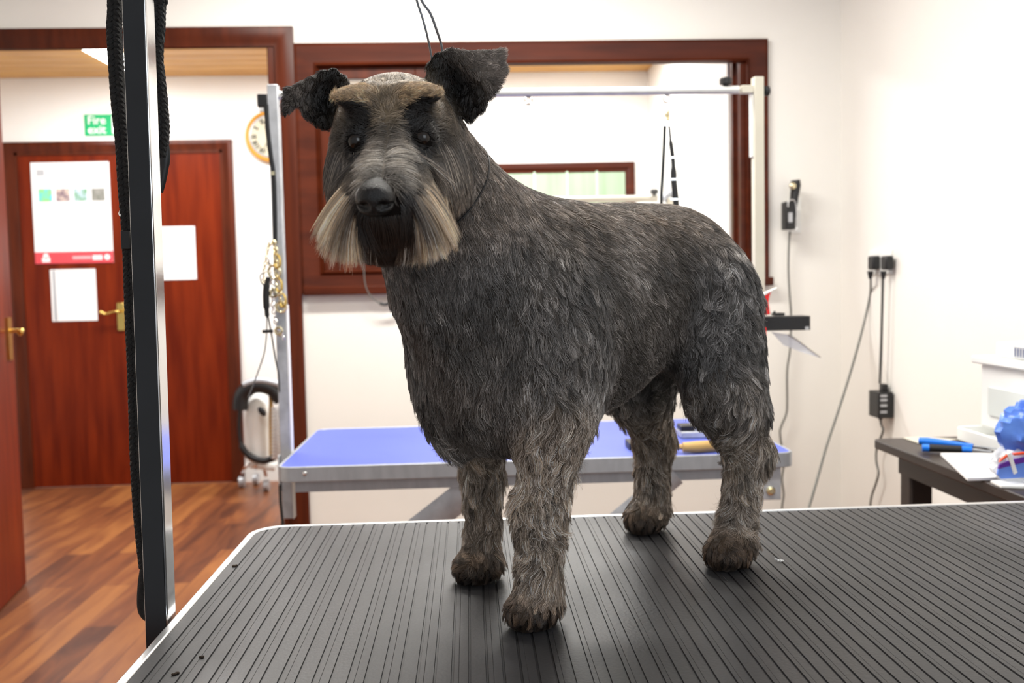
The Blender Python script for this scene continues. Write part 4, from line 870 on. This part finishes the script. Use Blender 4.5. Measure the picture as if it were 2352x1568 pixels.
def surface_net(prims, lo, hi, h, floor=None):
    n = [int(math.ceil((hi[i] - lo[i]) / h)) + 1 for i in range(3)]
    D = np.full(n, 0.3)
    for p in prims:
        if p['t'] == 'c': pts = np.array([p['a'], p['b']]); rr = max(p['r0'], p['r1'])
        elif p['t'] == 'e': pts = np.array([p['c']]); rr = max(p['r'])
        else: pts = np.array([p['a'], p['b'], p['c']]); rr = p['th']
        mg = rr + p['k'] + 3 * h
        i0 = np.maximum(0, ((pts.min(0) - mg - lo) / h).astype(int)); i1 = np.minimum(np.array(n) - 1, ((pts.max(0) + mg - lo) / h).astype(int) + 1)
        g = np.stack(np.meshgrid(*[lo[a] + h * np.arange(i0[a], i1[a] + 1) for a in range(3)], indexing='ij'), -1)
        d = sd(p, g.reshape(-1, 3)).reshape(g.shape[:3]); sl = tuple(slice(i0[a], i1[a] + 1) for a in range(3)); D0 = D[sl]; k = p['k']
        if p.get('sub'):
            d = -d; hh = np.clip(.5 + .5 * (d - D0) / k, 0, 1); D[sl] = D0 + (d - D0) * hh + k * hh * (1 - hh)
        else:
            hh = np.clip(.5 + .5 * (D0 - d) / k, 0, 1); D[sl] = D0 + (d - D0) * hh - k * hh * (1 - hh)
    if floor is not None:
        z = lo[2] + h * np.arange(n[2]); D = np.maximum(D, (floor - z)[None, None, :])
    S = D < 0
    cnt = np.zeros([m - 1 for m in n], np.int32)
    acc = np.zeros([m - 1 for m in n] + [3]); nc = np.zeros([m - 1 for m in n])
    cor = [(i, j, k) for i in (0, 1) for j in (0, 1) for k in (0, 1)]
    def sh(A, o): return A[o[0]:A.shape[0] - 1 + o[0], o[1]:A.shape[1] - 1 + o[1], o[2]:A.shape[2] - 1 + o[2]]
    for a in cor:
        for ax_ in range(3):
            if a[ax_] == 0:
                b = list(a); b[ax_] = 1; A, B = sh(D, a), sh(D, tuple(b)); m_ = (A < 0) != (B < 0)
                t = np.where(m_, A / np.where(A == B, 1, A - B), 0)
                for q in range(3): acc[..., q] += np.where(m_, a[q] + (t if q == ax_ else 0), 0)
                nc += m_
    act = nc > 0; idx = np.full(act.shape, -1, np.int64); idx[act] = np.arange(act.sum())
    ii = np.argwhere(act); V = lo + h * (ii + acc[act] / nc[act][:, None])
    F = []
    for ax_ in range(3):
        o1, o2 = [(1, 2), (2, 0), (0, 1)][ax_]
        A = np.take(S, range(0, n[ax_] - 1), ax_); B = np.take(S, range(1, n[ax_]), ax_)
        e = np.argwhere(A != B); e = e[(e[:, o1] > 0) & (e[:, o2] > 0) & (e[:, o1] < n[o1] - 1) & (e[:, o2] < n[o2] - 1)]
        flip = A[tuple(e.T)]
        def g(d1, d2): q = e.copy(); q[:, o1] -= d1; q[:, o2] -= d2; return idx[tuple(q.T)]
        q = np.stack([g(1, 1), g(0, 1), g(0, 0), g(1, 0)], 1); q[~flip] = q[~flip][:, ::-1]; F.append(q)
    return V, np.concatenate(F)
def mesh_np(name, V, F, m, parent=None):
    off = np.zeros(3); q = parent
    while q is not None: off += np.array(q.location); q = q.parent
    me = bpy.data.meshes.new(name); me.vertices.add(len(V)); me.vertices.foreach_set('co', (V - off).ravel().astype(np.float32))
    me.loops.add(F.size); me.loops.foreach_set('vertex_index', F.ravel().astype(np.int32)); me.polygons.add(len(F))
    me.polygons.foreach_set('loop_start', np.arange(0, F.size, F.shape[1], dtype=np.int32))
    me.update(calc_edges=True); me.validate(); me.polygons.foreach_set('use_smooth', [True] * len(me.polygons))
    me.materials.append(M_[m] if isinstance(m, str) else m)
    o = bpy.data.objects.new(name, me); COL.objects.link(o)
    if parent: o.parent = parent
    return o
allp = np.concatenate([np.array([p['a'], p['b']]) if p['t'] != 'e' else np.array([p['c'] - max(p['r']), p['c'] + max(p['r'])]) for p in PR])
lo = allp.min(0) - .03; hi = allp.max(0) + .03; lo[2] = ZT - 0.01
HG = 0.0028
V, F = surface_net(PR, lo, hi, HG, floor=ZT + 0.0005)

# relax the surface a little
E = np.unique(np.sort(np.concatenate([F[:, [0, 1]], F[:, [1, 2]], F[:, [2, 3]], F[:, [3, 0]]]), axis=1), axis=0)
deg = np.bincount(E.ravel(), minlength=len(V))[:, None]
for it in range(3):
    s = np.zeros_like(V)
    for q in range(3): s[:, q] = np.bincount(E[:, 0], V[E[:, 1], q], len(V)) + np.bincount(E[:, 1], V[E[:, 0], q], len(V))
    V = V * .5 + .5 * s / deg
tN = np.cross(V[F[:, 2]] - V[F[:, 0]], V[F[:, 3]] - V[F[:, 1]]); area_ = np.linalg.norm(tN, axis=1) / 2
VN = np.zeros_like(V)
for c in range(4):
    for q in range(3): VN[:, q] += np.bincount(F[:, c], tN[:, q], len(V))
VN /= np.linalg.norm(VN, axis=1)[:, None] + 1e-12

dog = thing('dog', Bp(0, 0, 0), 'dark grey schnauzer with tan beard standing on the black ribbed table', 'dog')

NK = rng.normal(0, 1, (24, 3)); NK /= np.linalg.norm(NK, axis=1)[:, None]; NPh = rng.uniform(0, 6.3, 24)
def noise(P, scale, seed=0, oct_=8):
    R = np.random.default_rng(100 + seed); k = R.normal(0, 1, (oct_, 3)); k *= scale * R.uniform(.6, 1.6, (oct_, 1)) / np.linalg.norm(k, axis=1)[:, None]
    ph = R.uniform(0, 6.3, oct_); return np.sin(P @ k.T + ph).mean(1) * 2.2
def regions(P):
    """soft weights of the body regions at points P"""
    ds = np.stack([sd(p, P) for p in PR if not p.get('sub')], 1); pp = [p for p in PR if not p.get('sub')]
    dm = ds.min(1, keepdims=True); w = np.exp(-(ds - dm) / .006); w /= w.sum(1, keepdims=True)
    return w, pp
CB = {'body': (.115, .099, .085), 'neck': (.110, .098, .088), 'shoulder': (.165, .146, .129), 'thigh': (.120, .110, .102), 'leg': (.32, .245, .18), 'paw': (.20, .125, .075),
      'head': (.34, .26, .17), 'cheek': (.045, .036, .029), 'muzzle': (.24, .20, .155), 'mous': (.16, .115, .07), 'brow': (.32, .22, .125), 'chin': (.010, .007, .006),
      'socket': (.010, .008, .007), 'earin': (.003, .0025, .0024), 'earout': (.26, .22, .19), 'ear': (.01, .01, .01)}
def head_local(P): d = P - HC; return d @ rh, d @ uh, d @ fh
def sstep(a, b, x): t = np.clip((x - a) / (b - a), 0, 1); return t * t * (3 - 2 * t)
def mixc(c, col, w): return c * (1 - w[:, None]) + np.array(col) * w[:, None]
def colour(P, w, pp):
    c = w @ np.array([CB[p['reg']] for p in pp])
    isb = w @ np.array([1.0 if p['reg'] in ('body', 'neck', 'shoulder', 'thigh') else 0 for p in pp])
    z = P[:, 2] - ZT
    patch = noise(P, 38, 1) * .5 + noise(P, 90, 2) * .35
    c = c * np.exp(isb * patch * .75)[:, None]
    # browner along the back, paler legs below, rusty feet
    top = isb * sstep(.36, .43, z); c = mixc(c, (.21, .155, .11), top * .65)
    low = sstep(.22, .10, z) * (1 - 0); c = mixc(c, (.31, .235, .17), low * .5 * (1 - isb * .5))
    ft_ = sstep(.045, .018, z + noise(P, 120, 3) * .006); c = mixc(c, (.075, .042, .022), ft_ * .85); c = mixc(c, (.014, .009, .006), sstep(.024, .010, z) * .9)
    x, y, f = head_local(P); hw = w @ np.array([1.0 if p['reg'] in ('head', 'cheek', 'muzzle', 'mous', 'brow', 'chin', 'socket') else 0 for p in pp])
    ax_ = np.abs(x)
    # crown grey, brows tan, eye hollows dark, bridge grey, moustache tan, mouth black
    cr = hw * sstep(.018, .030, y) * sstep(.05, .03, f); c = mixc(c, (.34, .265, .18), cr * .9)
    tb_ = hw * sstep(.027, .036, y) * sstep(.025, .040, f); c = mixc(c, (.46, .32, .19), tb_ * sstep(.012, .022, ax_) * sstep(.060, .045, ax_) * .85)
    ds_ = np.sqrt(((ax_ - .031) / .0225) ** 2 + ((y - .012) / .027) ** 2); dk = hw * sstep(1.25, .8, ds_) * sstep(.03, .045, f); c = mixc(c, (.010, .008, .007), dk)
    br_ = hw * sstep(.020, .012, ax_) * sstep(.056, .066, f) * sstep(-.040, -.028, y); c = mixc(c, (.42, .37, .31), br_ * .95 * sstep(.010, -.006, y)); c = mixc(c, (.15, .125, .10), br_ * .8 * sstep(-.006, .010, y))
    nt_ = hw * sstep(.124, .136, f) * sstep(.014, .007, ax_); c = mixc(c, (.055, .044, .034), nt_ * .7)
    lo_ = hw * np.maximum(sstep(-.036, -.050, y) * sstep(.066, .085, f), sstep(.122, .132, f) * sstep(-.012, -.020, y)) * sstep(.034, .024, ax_); c = mixc(c, (.009, .006, .005), lo_)
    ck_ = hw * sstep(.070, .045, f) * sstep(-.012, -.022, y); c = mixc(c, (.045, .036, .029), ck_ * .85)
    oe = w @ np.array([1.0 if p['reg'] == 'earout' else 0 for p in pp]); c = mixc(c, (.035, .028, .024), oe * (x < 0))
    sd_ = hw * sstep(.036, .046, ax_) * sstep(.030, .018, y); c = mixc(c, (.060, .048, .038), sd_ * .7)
    return np.clip(c, .002, 1)

# body skin: vertex colours follow the coat's own colour
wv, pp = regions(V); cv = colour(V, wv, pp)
hairmat = bpy.data.materials.new('dog_hair'); hairmat.use_nodes = True
nt = hairmat.node_tree; b = nt.nodes['Principled BSDF']; at = nt.nodes.new('ShaderNodeAttribute'); at.attribute_name = 'coat'
nt.links.new(at.outputs['Color'], b.inputs['Base Color']); b.inputs['Roughness'].default_value = .38; b.inputs['Specular IOR Level'].default_value = .7
skinmat = bpy.data.materials.new('dog_skin'); skinmat.use_nodes = True
nt = skinmat.node_tree; b = nt.nodes['Principled BSDF']; at = nt.nodes.new('ShaderNodeAttribute'); at.attribute_name = 'coat'
nt.links.new(at.outputs['Color'], b.inputs['Base Color']); b.inputs['Roughness'].default_value = .9; b.inputs['Specular IOR Level'].default_value = .1
body = mesh_np('body', V, F, skinmat, dog)
ca = body.data.color_attributes.new('coat', 'FLOAT_COLOR', 'POINT')
ca.data.foreach_set('color', np.concatenate([cv * .5, np.ones((len(V), 1))], 1).ravel().astype(np.float32))

def grow(name, N, select=None, Lmul=1.0, LC=None, comb_fn=None, rad=.00017, npt=6, clump=.68, csize=34, wave=.12, colfn=None, parent=None, seed=0, label=None, rnd=.25, liftmul=1.0, gmul=0.0, boost=1.0):
    R = np.random.default_rng(seed + 7)
    wgt = area_.copy(); fc = V[F].mean(1)
    if select is not None: wgt = wgt * select(fc)
    fi = R.choice(len(F), size=N, p=wgt / wgt.sum())
    a, b_ = R.random(N), R.random(N); q = F[fi]
    ww = np.stack([(1 - a) * (1 - b_), a * (1 - b_), a * b_, (1 - a) * b_], 1)
    P = (V[q] * ww[..., None]).sum(1); n = (VN[q] * ww[..., None]).sum(1); n /= np.linalg.norm(n, axis=1)[:, None] + 1e-9
    w, pp = regions(P)
    comb = w @ np.array([p['comb'] / np.linalg.norm(p['comb']) for p in pp]); L = (w @ np.array([p['L'] for p in pp])) * Lmul; lift = (w @ np.array([p['lift'] for p in pp])) * liftmul
    if comb_fn is not None: comb = comb_fn(P, comb)
    if LC is not None: L = LC(P, L)
    leg = w @ np.array([1.0 if p['reg'] in ('leg', 'thigh', 'shoulder', 'paw') else .25 for p in pp])
    # swirls in the coat
    sw = np.stack([noise(P, 70, 11), noise(P, 70, 12), noise(P, 70, 13)], 1) * .38 + np.stack([noise(P, 200, 14), noise(P, 200, 15), noise(P, 200, 16)], 1) * .28
    comb = comb + sw * (.3 + .9 * leg)[:, None] + R.normal(0, rnd, (N, 3))
    t = comb - n * (comb * n).sum(1)[:, None]; t /= np.linalg.norm(t, axis=1)[:, None] + 1e-9
    L = L * R.uniform(.65, 1.15, N) * (1 + .25 * noise(P, 110, 17) * leg)
    lift = np.clip(lift + .18 * noise(P, 150, 18) * leg, .08, .9)
    s = np.linspace(0, 1, npt); sidev = np.cross(n, t)
    ph = noise(P, 160, 19) * 3 + R.uniform(-.5, .5, N)
    up_ = lift[:, None] * (s - .42 * s ** 2)[None]; fw_ = (1 - .35 * lift)[:, None] * (.55 * s + .45 * s ** 1.6)[None]
    wv_ = wave * (.3 + leg)[:, None] * np.sin(ph[:, None] + s[None] * 5.5) * s[None]
    C = P[:, None, :] + L[:, None, None] * (n[:, None, :] * up_[..., None] + t[:, None, :] * fw_[..., None] + sidev[:, None, :] * wv_[..., None])
    C[..., 2] -= gmul * (s ** 2)[None] * L[:, None]
    # strands gather into locks
    nc = max(1, N // csize); ci = R.choice(N, nc, replace=False); kd = kdtree.KDTree(nc)
    for i, j in enumerate(ci): kd.insert(P[j], i)
    kd.balance(); near = np.array([kd.find(p)[1] for p in P])
    T = C[ci[near]]; CL = (clump * (.4 + .6 * leg) if True else clump)
    off = T[:, -1] - C[:, -1]; dist = np.linalg.norm(off, axis=1); CL = CL * (dist < .02)
    C += (T - C) * (CL[:, None] * (s ** 1.5)[None])[..., None]
    C[..., 2] = np.maximum(C[..., 2], ZT + .0006 + .0015 * R.random((N, 1)))
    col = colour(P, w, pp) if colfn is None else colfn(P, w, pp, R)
    isb = w @ np.array([1.0 if p['reg'] in ('body', 'neck', 'shoulder', 'thigh', 'leg') else .35 for p in pp])
    isear = w @ np.array([1.0 if p['reg'] in ('earin', 'chin', 'socket') else 0 for p in pp])
    pale = (R.random(N) < .30)[:, None]
    lockv = np.exp(np.random.default_rng(seed + 3).normal(0, 1, nc)[near] * (.24 + .2 * leg))[:, None]
    amt = (isb * (1 - isear))[:, None]
    col = col * np.exp(R.normal(0, .3, (N, 1))) * lockv * np.where(pale, 1 + 1.6 * amt, 1 - .25 * amt)
    grey = col.mean(1, keepdims=True); col = np.where(pale, col * (1 - .4 * amt) + grey * np.array([[.97, 1.0, 1.06]]) * .4 * amt, col) * boost
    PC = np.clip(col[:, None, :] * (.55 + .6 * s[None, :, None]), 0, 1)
    hc = bpy.data.hair_curves.new(name); hc.add_curves([npt] * N)
    off_ = np.zeros(3); qn = parent
    while qn is not None: off_ += np.array(qn.location); qn = qn.parent
    hc.attributes['position'].data.foreach_set('vector', (C - off_).reshape(-1).astype(np.float32)) if 'position' in hc.attributes else hc.points.foreach_set('position', (C - off_).reshape(-1).astype(np.float32))
    ra = hc.attributes.get('radius') or hc.attributes.new('radius', 'FLOAT', 'POINT')
    ra.data.foreach_set('value', np.tile(rad * (1 - .75 * s ** 1.5), N).astype(np.float32))
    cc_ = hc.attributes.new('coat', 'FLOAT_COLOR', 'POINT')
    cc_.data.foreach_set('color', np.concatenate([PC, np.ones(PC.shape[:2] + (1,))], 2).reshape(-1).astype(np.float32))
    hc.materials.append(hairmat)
    o = bpy.data.objects.new(name, hc); COL.objects.link(o); o.parent = parent
    if label: o['label'] = label
    o['kind'] = 'stuff'
    return o

def hx(P): return head_local(P)
def not_near(fc):
    x, y, f = hx(fc); m_ = np.ones(len(fc))
    # fewer strands on the face centre where the nose sits and on the eyes
    e = np.sqrt((np.abs(x) - .0285) ** 2 + (y + .001) ** 2 + (f - .066) ** 2); m_ *= (e > .0085)
    m_ *= ~((np.abs(x) < .013) & (f > .155))
    leg_ = sstep(.22, .15, fc[:, 2] - ZT); hd = (np.linalg.norm(fc - HC, axis=1) < .17)
    return m_ * (1 + .9 * leg_ + .9 * hd)
FURN = 330000
def comb_body(P, comb):
    x, y, f = hx(P); hw = sstep(.16, .12, np.linalg.norm(P - HC, axis=1)); s = np.sign(x)
    # bridge: hair parts to the sides
    m_ = hw * sstep(.05, .065, f) * sstep(-.045, -.03, y)
    c2 = rh[None] * s[:, None] * .9 + uh[None] * -.35 + fh[None] * -.1
    return comb * (1 - m_[:, None]) + c2 * m_[:, None]
grow('coat', FURN, not_near, comb_fn=comb_body, parent=dog, seed=1, label='wiry grey and brown coat', gmul=.08)
# beard: long tan moustache at both sides, black in the middle
def sel_beard(side):
    def f_(fc):
        x, y, f = hx(fc); return ((f > .060) & (f < .15) & (y < -.022) & (y > -.085) & (x * side > .010)).astype(float)
    return f_
def sel_chin(fc):
    x, y, f = hx(fc); return ((f > .06) & (y < -.036) & (np.abs(x + .002) < .026)).astype(float)
def beard_comb(side):
    def f_(P, comb): return np.tile((-uh * 1.0 + rh * (-.10 if side < 0 else -.02) + bk * .10 + np.array([0, 0, -.3]))[None], (len(P), 1))
    return f_
def beard_len(P, L):
    x, y, f = hx(P); target = -.083 + .0 * x; return np.clip((y - target) * .95, .014, .050)
def beard_col(P, w, pp, R):
    x, y, f = hx(P); n_ = noise(P, 260, 31)
    c = np.tile(np.array([[.70, .52, .34]]), (len(P), 1)) * np.exp(.35 * n_)[:, None]
    inner = sstep(.026, .018, np.abs(x) + .002 * n_); c = mixc(c, (.022, .013, .009), inner * .97)
    g_ = R.random(len(P)) < .18; c[g_] = (.42, .38, .33); return c
bd = bpy.data.objects.new('beard', None)
for side, nm in ((-1, 'tan moustache hanging from one side of the muzzle'), (1, 'tan moustache hanging from the other side of the muzzle')):
    grow('moustache', 11000, sel_beard(side), LC=beard_len, comb_fn=beard_comb(side), rad=.00016, npt=8, clump=.75, csize=40, wave=.03, colfn=beard_col, parent=dog, seed=5 + side, label=nm, rnd=.07, liftmul=.9, gmul=.12)
grow('chin_beard', 20000, sel_chin, LC=lambda P, L: np.clip((hx(P)[1] + .088) * .9, .008, .028), comb_fn=lambda P, c: np.tile((-uh + np.array([0, 0, -.3]))[None], (len(P), 1)), rad=.00017, npt=6, clump=.6, csize=40, wave=.04,
     colfn=lambda P, w, pp, R: np.tile(np.array([[.012, .008, .006]]), (len(P), 1)) * (1 + 1.2 * (R.random((len(P), 1)) < .1)), parent=dog, seed=9, label='black hair below the nose and on the chin', rnd=.1, liftmul=.6)
for side in (-1, 1):
    def sb(fc, side=side):
        x, y, f = hx(fc); return ((f > .030) & (y > .033 - ((x * side - .030) / .026) ** 2 * .012) & (y < .043) & (x * side > .010) & (x * side < .054)).astype(float)
    grow('eyebrow', 3000, sb, LC=lambda P, L: np.full(len(P), .0095), comb_fn=lambda P, c, side=side: np.tile((fh * .25 + rh * side * .75 + uh * .35)[None], (len(P), 1)), rad=.00013, npt=6, clump=.5, csize=20, wave=.08,
         colfn=lambda P, w, pp, R: np.tile(np.array([[.50, .35, .20]]), (len(P), 1)) * np.exp(R.normal(0, .2, (len(P), 1))), parent=dog, seed=20 + side, label='tan eyebrow', rnd=.3, liftmul=.6)
# cheek curtains: long dark strands falling from below the eyes
def sel_ck(fc):
    x, y, f = hx(fc); return ((f > .0) & (f < .075) & (y < -.008) & (y > -.06) & (np.abs(x) > .022)).astype(float)
grow('cheek_hair', 12000, sel_ck, LC=lambda P, L: np.clip((hx(P)[1] + .10) * .6, .016, .038), comb_fn=lambda P, c: np.tile((-uh + np.array([0, 0, -.3]))[None], (len(P), 1)) + np.sign(hx(P)[0])[:, None] * rh * .12, rad=.00015, npt=7, clump=.7, csize=30, wave=.04,
     colfn=lambda P, w, pp, R: np.where(R.random((len(P), 1)) < .3, np.array([[.28, .23, .18]]), np.array([[.07, .055, .044]])) * np.exp(.4 * noise(P, 220, 41))[:, None], parent=dog, seed=33, label='long dark streaky hair on the cheeks', rnd=.08, liftmul=.7)
# nose
PRn = []
_PR = PR; PR = []
nz = W(861, 455, Y=.725); 
ell(nz, (.0148, .0118, .013), HAX, k=.004)
ell(nz + uh * -.006, (.0132, .008, .012), HAX, k=.004)
for s in (-1, 1):
    ell(nz + rh * s * .0068 + fh * .0115 - uh * .003, (.0042, .0033, .006), HAX, k=.0025, sub=True)
    ell(nz + rh * s * .0120 + fh * .0065 - uh * .004, (.006, .0018, .006), HAX, k=.002, sub=True)
ell(nz + fh * .015 - uh * .011, (.0010, .007, .004), HAX, k=.0015, sub=True)
cone(nz - fh * .004, .0120, nz - fh * .03 - uh * .004, .015, k=.006)
Vn, Fn = surface_net(PR, nz - .045, nz + .045, .0010)
PR = _PR
nm_ = mat('moist_black_nose', (.003, .003, .0035), .28, spec=.42, var=.2, vscale=200, bump=.5, bscale=900)
mesh_np('nose', Vn, Fn, nm_, body)
eye_m = mat('dark_brown_eye', (.008, .005, .0035), .16, spec=.5)
for s in (-1, 1):
    MB().sph(Hp(.0285 * s, -.001, .0575), (.0078, .0078, .0078), 24, 16).build('eye', eye_m, body)
# noose round the neck
nw = thing('grooming_noose', W(1010, 30, Y=.97), 'thin dark cable noose around the neck of the dog, rising out of view', 'noose')
def body_d(P):
    D = np.full(len(P), .3)
    for p in PR:
        if p['t'] == 't' or p.get('sub'): continue
        d = sd(p, P); k = p['k']; hh = np.clip(.5 + .5 * (D - d) / k, 0, 1); D = D + (d - D) * hh - k * hh * (1 - hh)
    return D
cen = W(985, 440, Y=.945); Tn = W(1045, 300, Y=.99); e1 = Tn - cen; e1 /= np.linalg.norm(e1)
e2 = W(1092, 450, Y=.90) - cen; e2 -= e1 * e2.dot(e1); e2 /= np.linalg.norm(e2)
Q = []
for a in np.linspace(0, 2 * math.pi, 60, endpoint=False):
    dr_ = e1 * math.cos(a) + e2 * math.sin(a); rr2 = np.arange(.02, .14, .0015); d = body_d(cen + dr_ * rr2[:, None]); k = np.argmax(d > .0015); Q.append(rr2[k])
Q = np.array(Q)
for it in range(3): Q = (np.roll(Q, 1) + np.roll(Q, -1) + 2 * Q) / 4
Q = [cen + (e1 * math.cos(a) + e2 * math.sin(a)) * r for a, r in zip(np.linspace(0, 2 * math.pi, 60, endpoint=False), Q)]; Q.append(Q[0])
MB().tube(Q, .0009, 8).build('loop', 'black', nw)
wm = mat('coated_steel_wire', (.16, .17, .19), .3, metal=.6)
MB().tube(spline([W(u, v, Y=y) for u, v, y in ((930, -200, .97), (946, -60, .97), (957, 0, .97), (970, 40, .97), (982, 85, .975), (991, 130, .985), (1000, 190, .99), (1010, 280, .985))], 5), .0011, 8).build('wire', wm, nw)
MB().tube(spline([W(u, v, Y=y) for u, v, y in ((931, -200, .969), (950, -60, .965), (968, 0, .965), (988, 30, .965), (1003, 70, .97), (1016, 115, .98), (1020, 190, .985), (1025, 285, .98))], 5), .0013, 8).build('wire', wm, nw)

tpw = W(930, -200, Y=.97)
MB().tube(spline([tpw, (xP + .25, PY + .002, (tpw[2] + 1.75) / 2), (xP + .28, PY + .002, 1.7445)], 5), .0014, 8).build('wire', wm, nw)
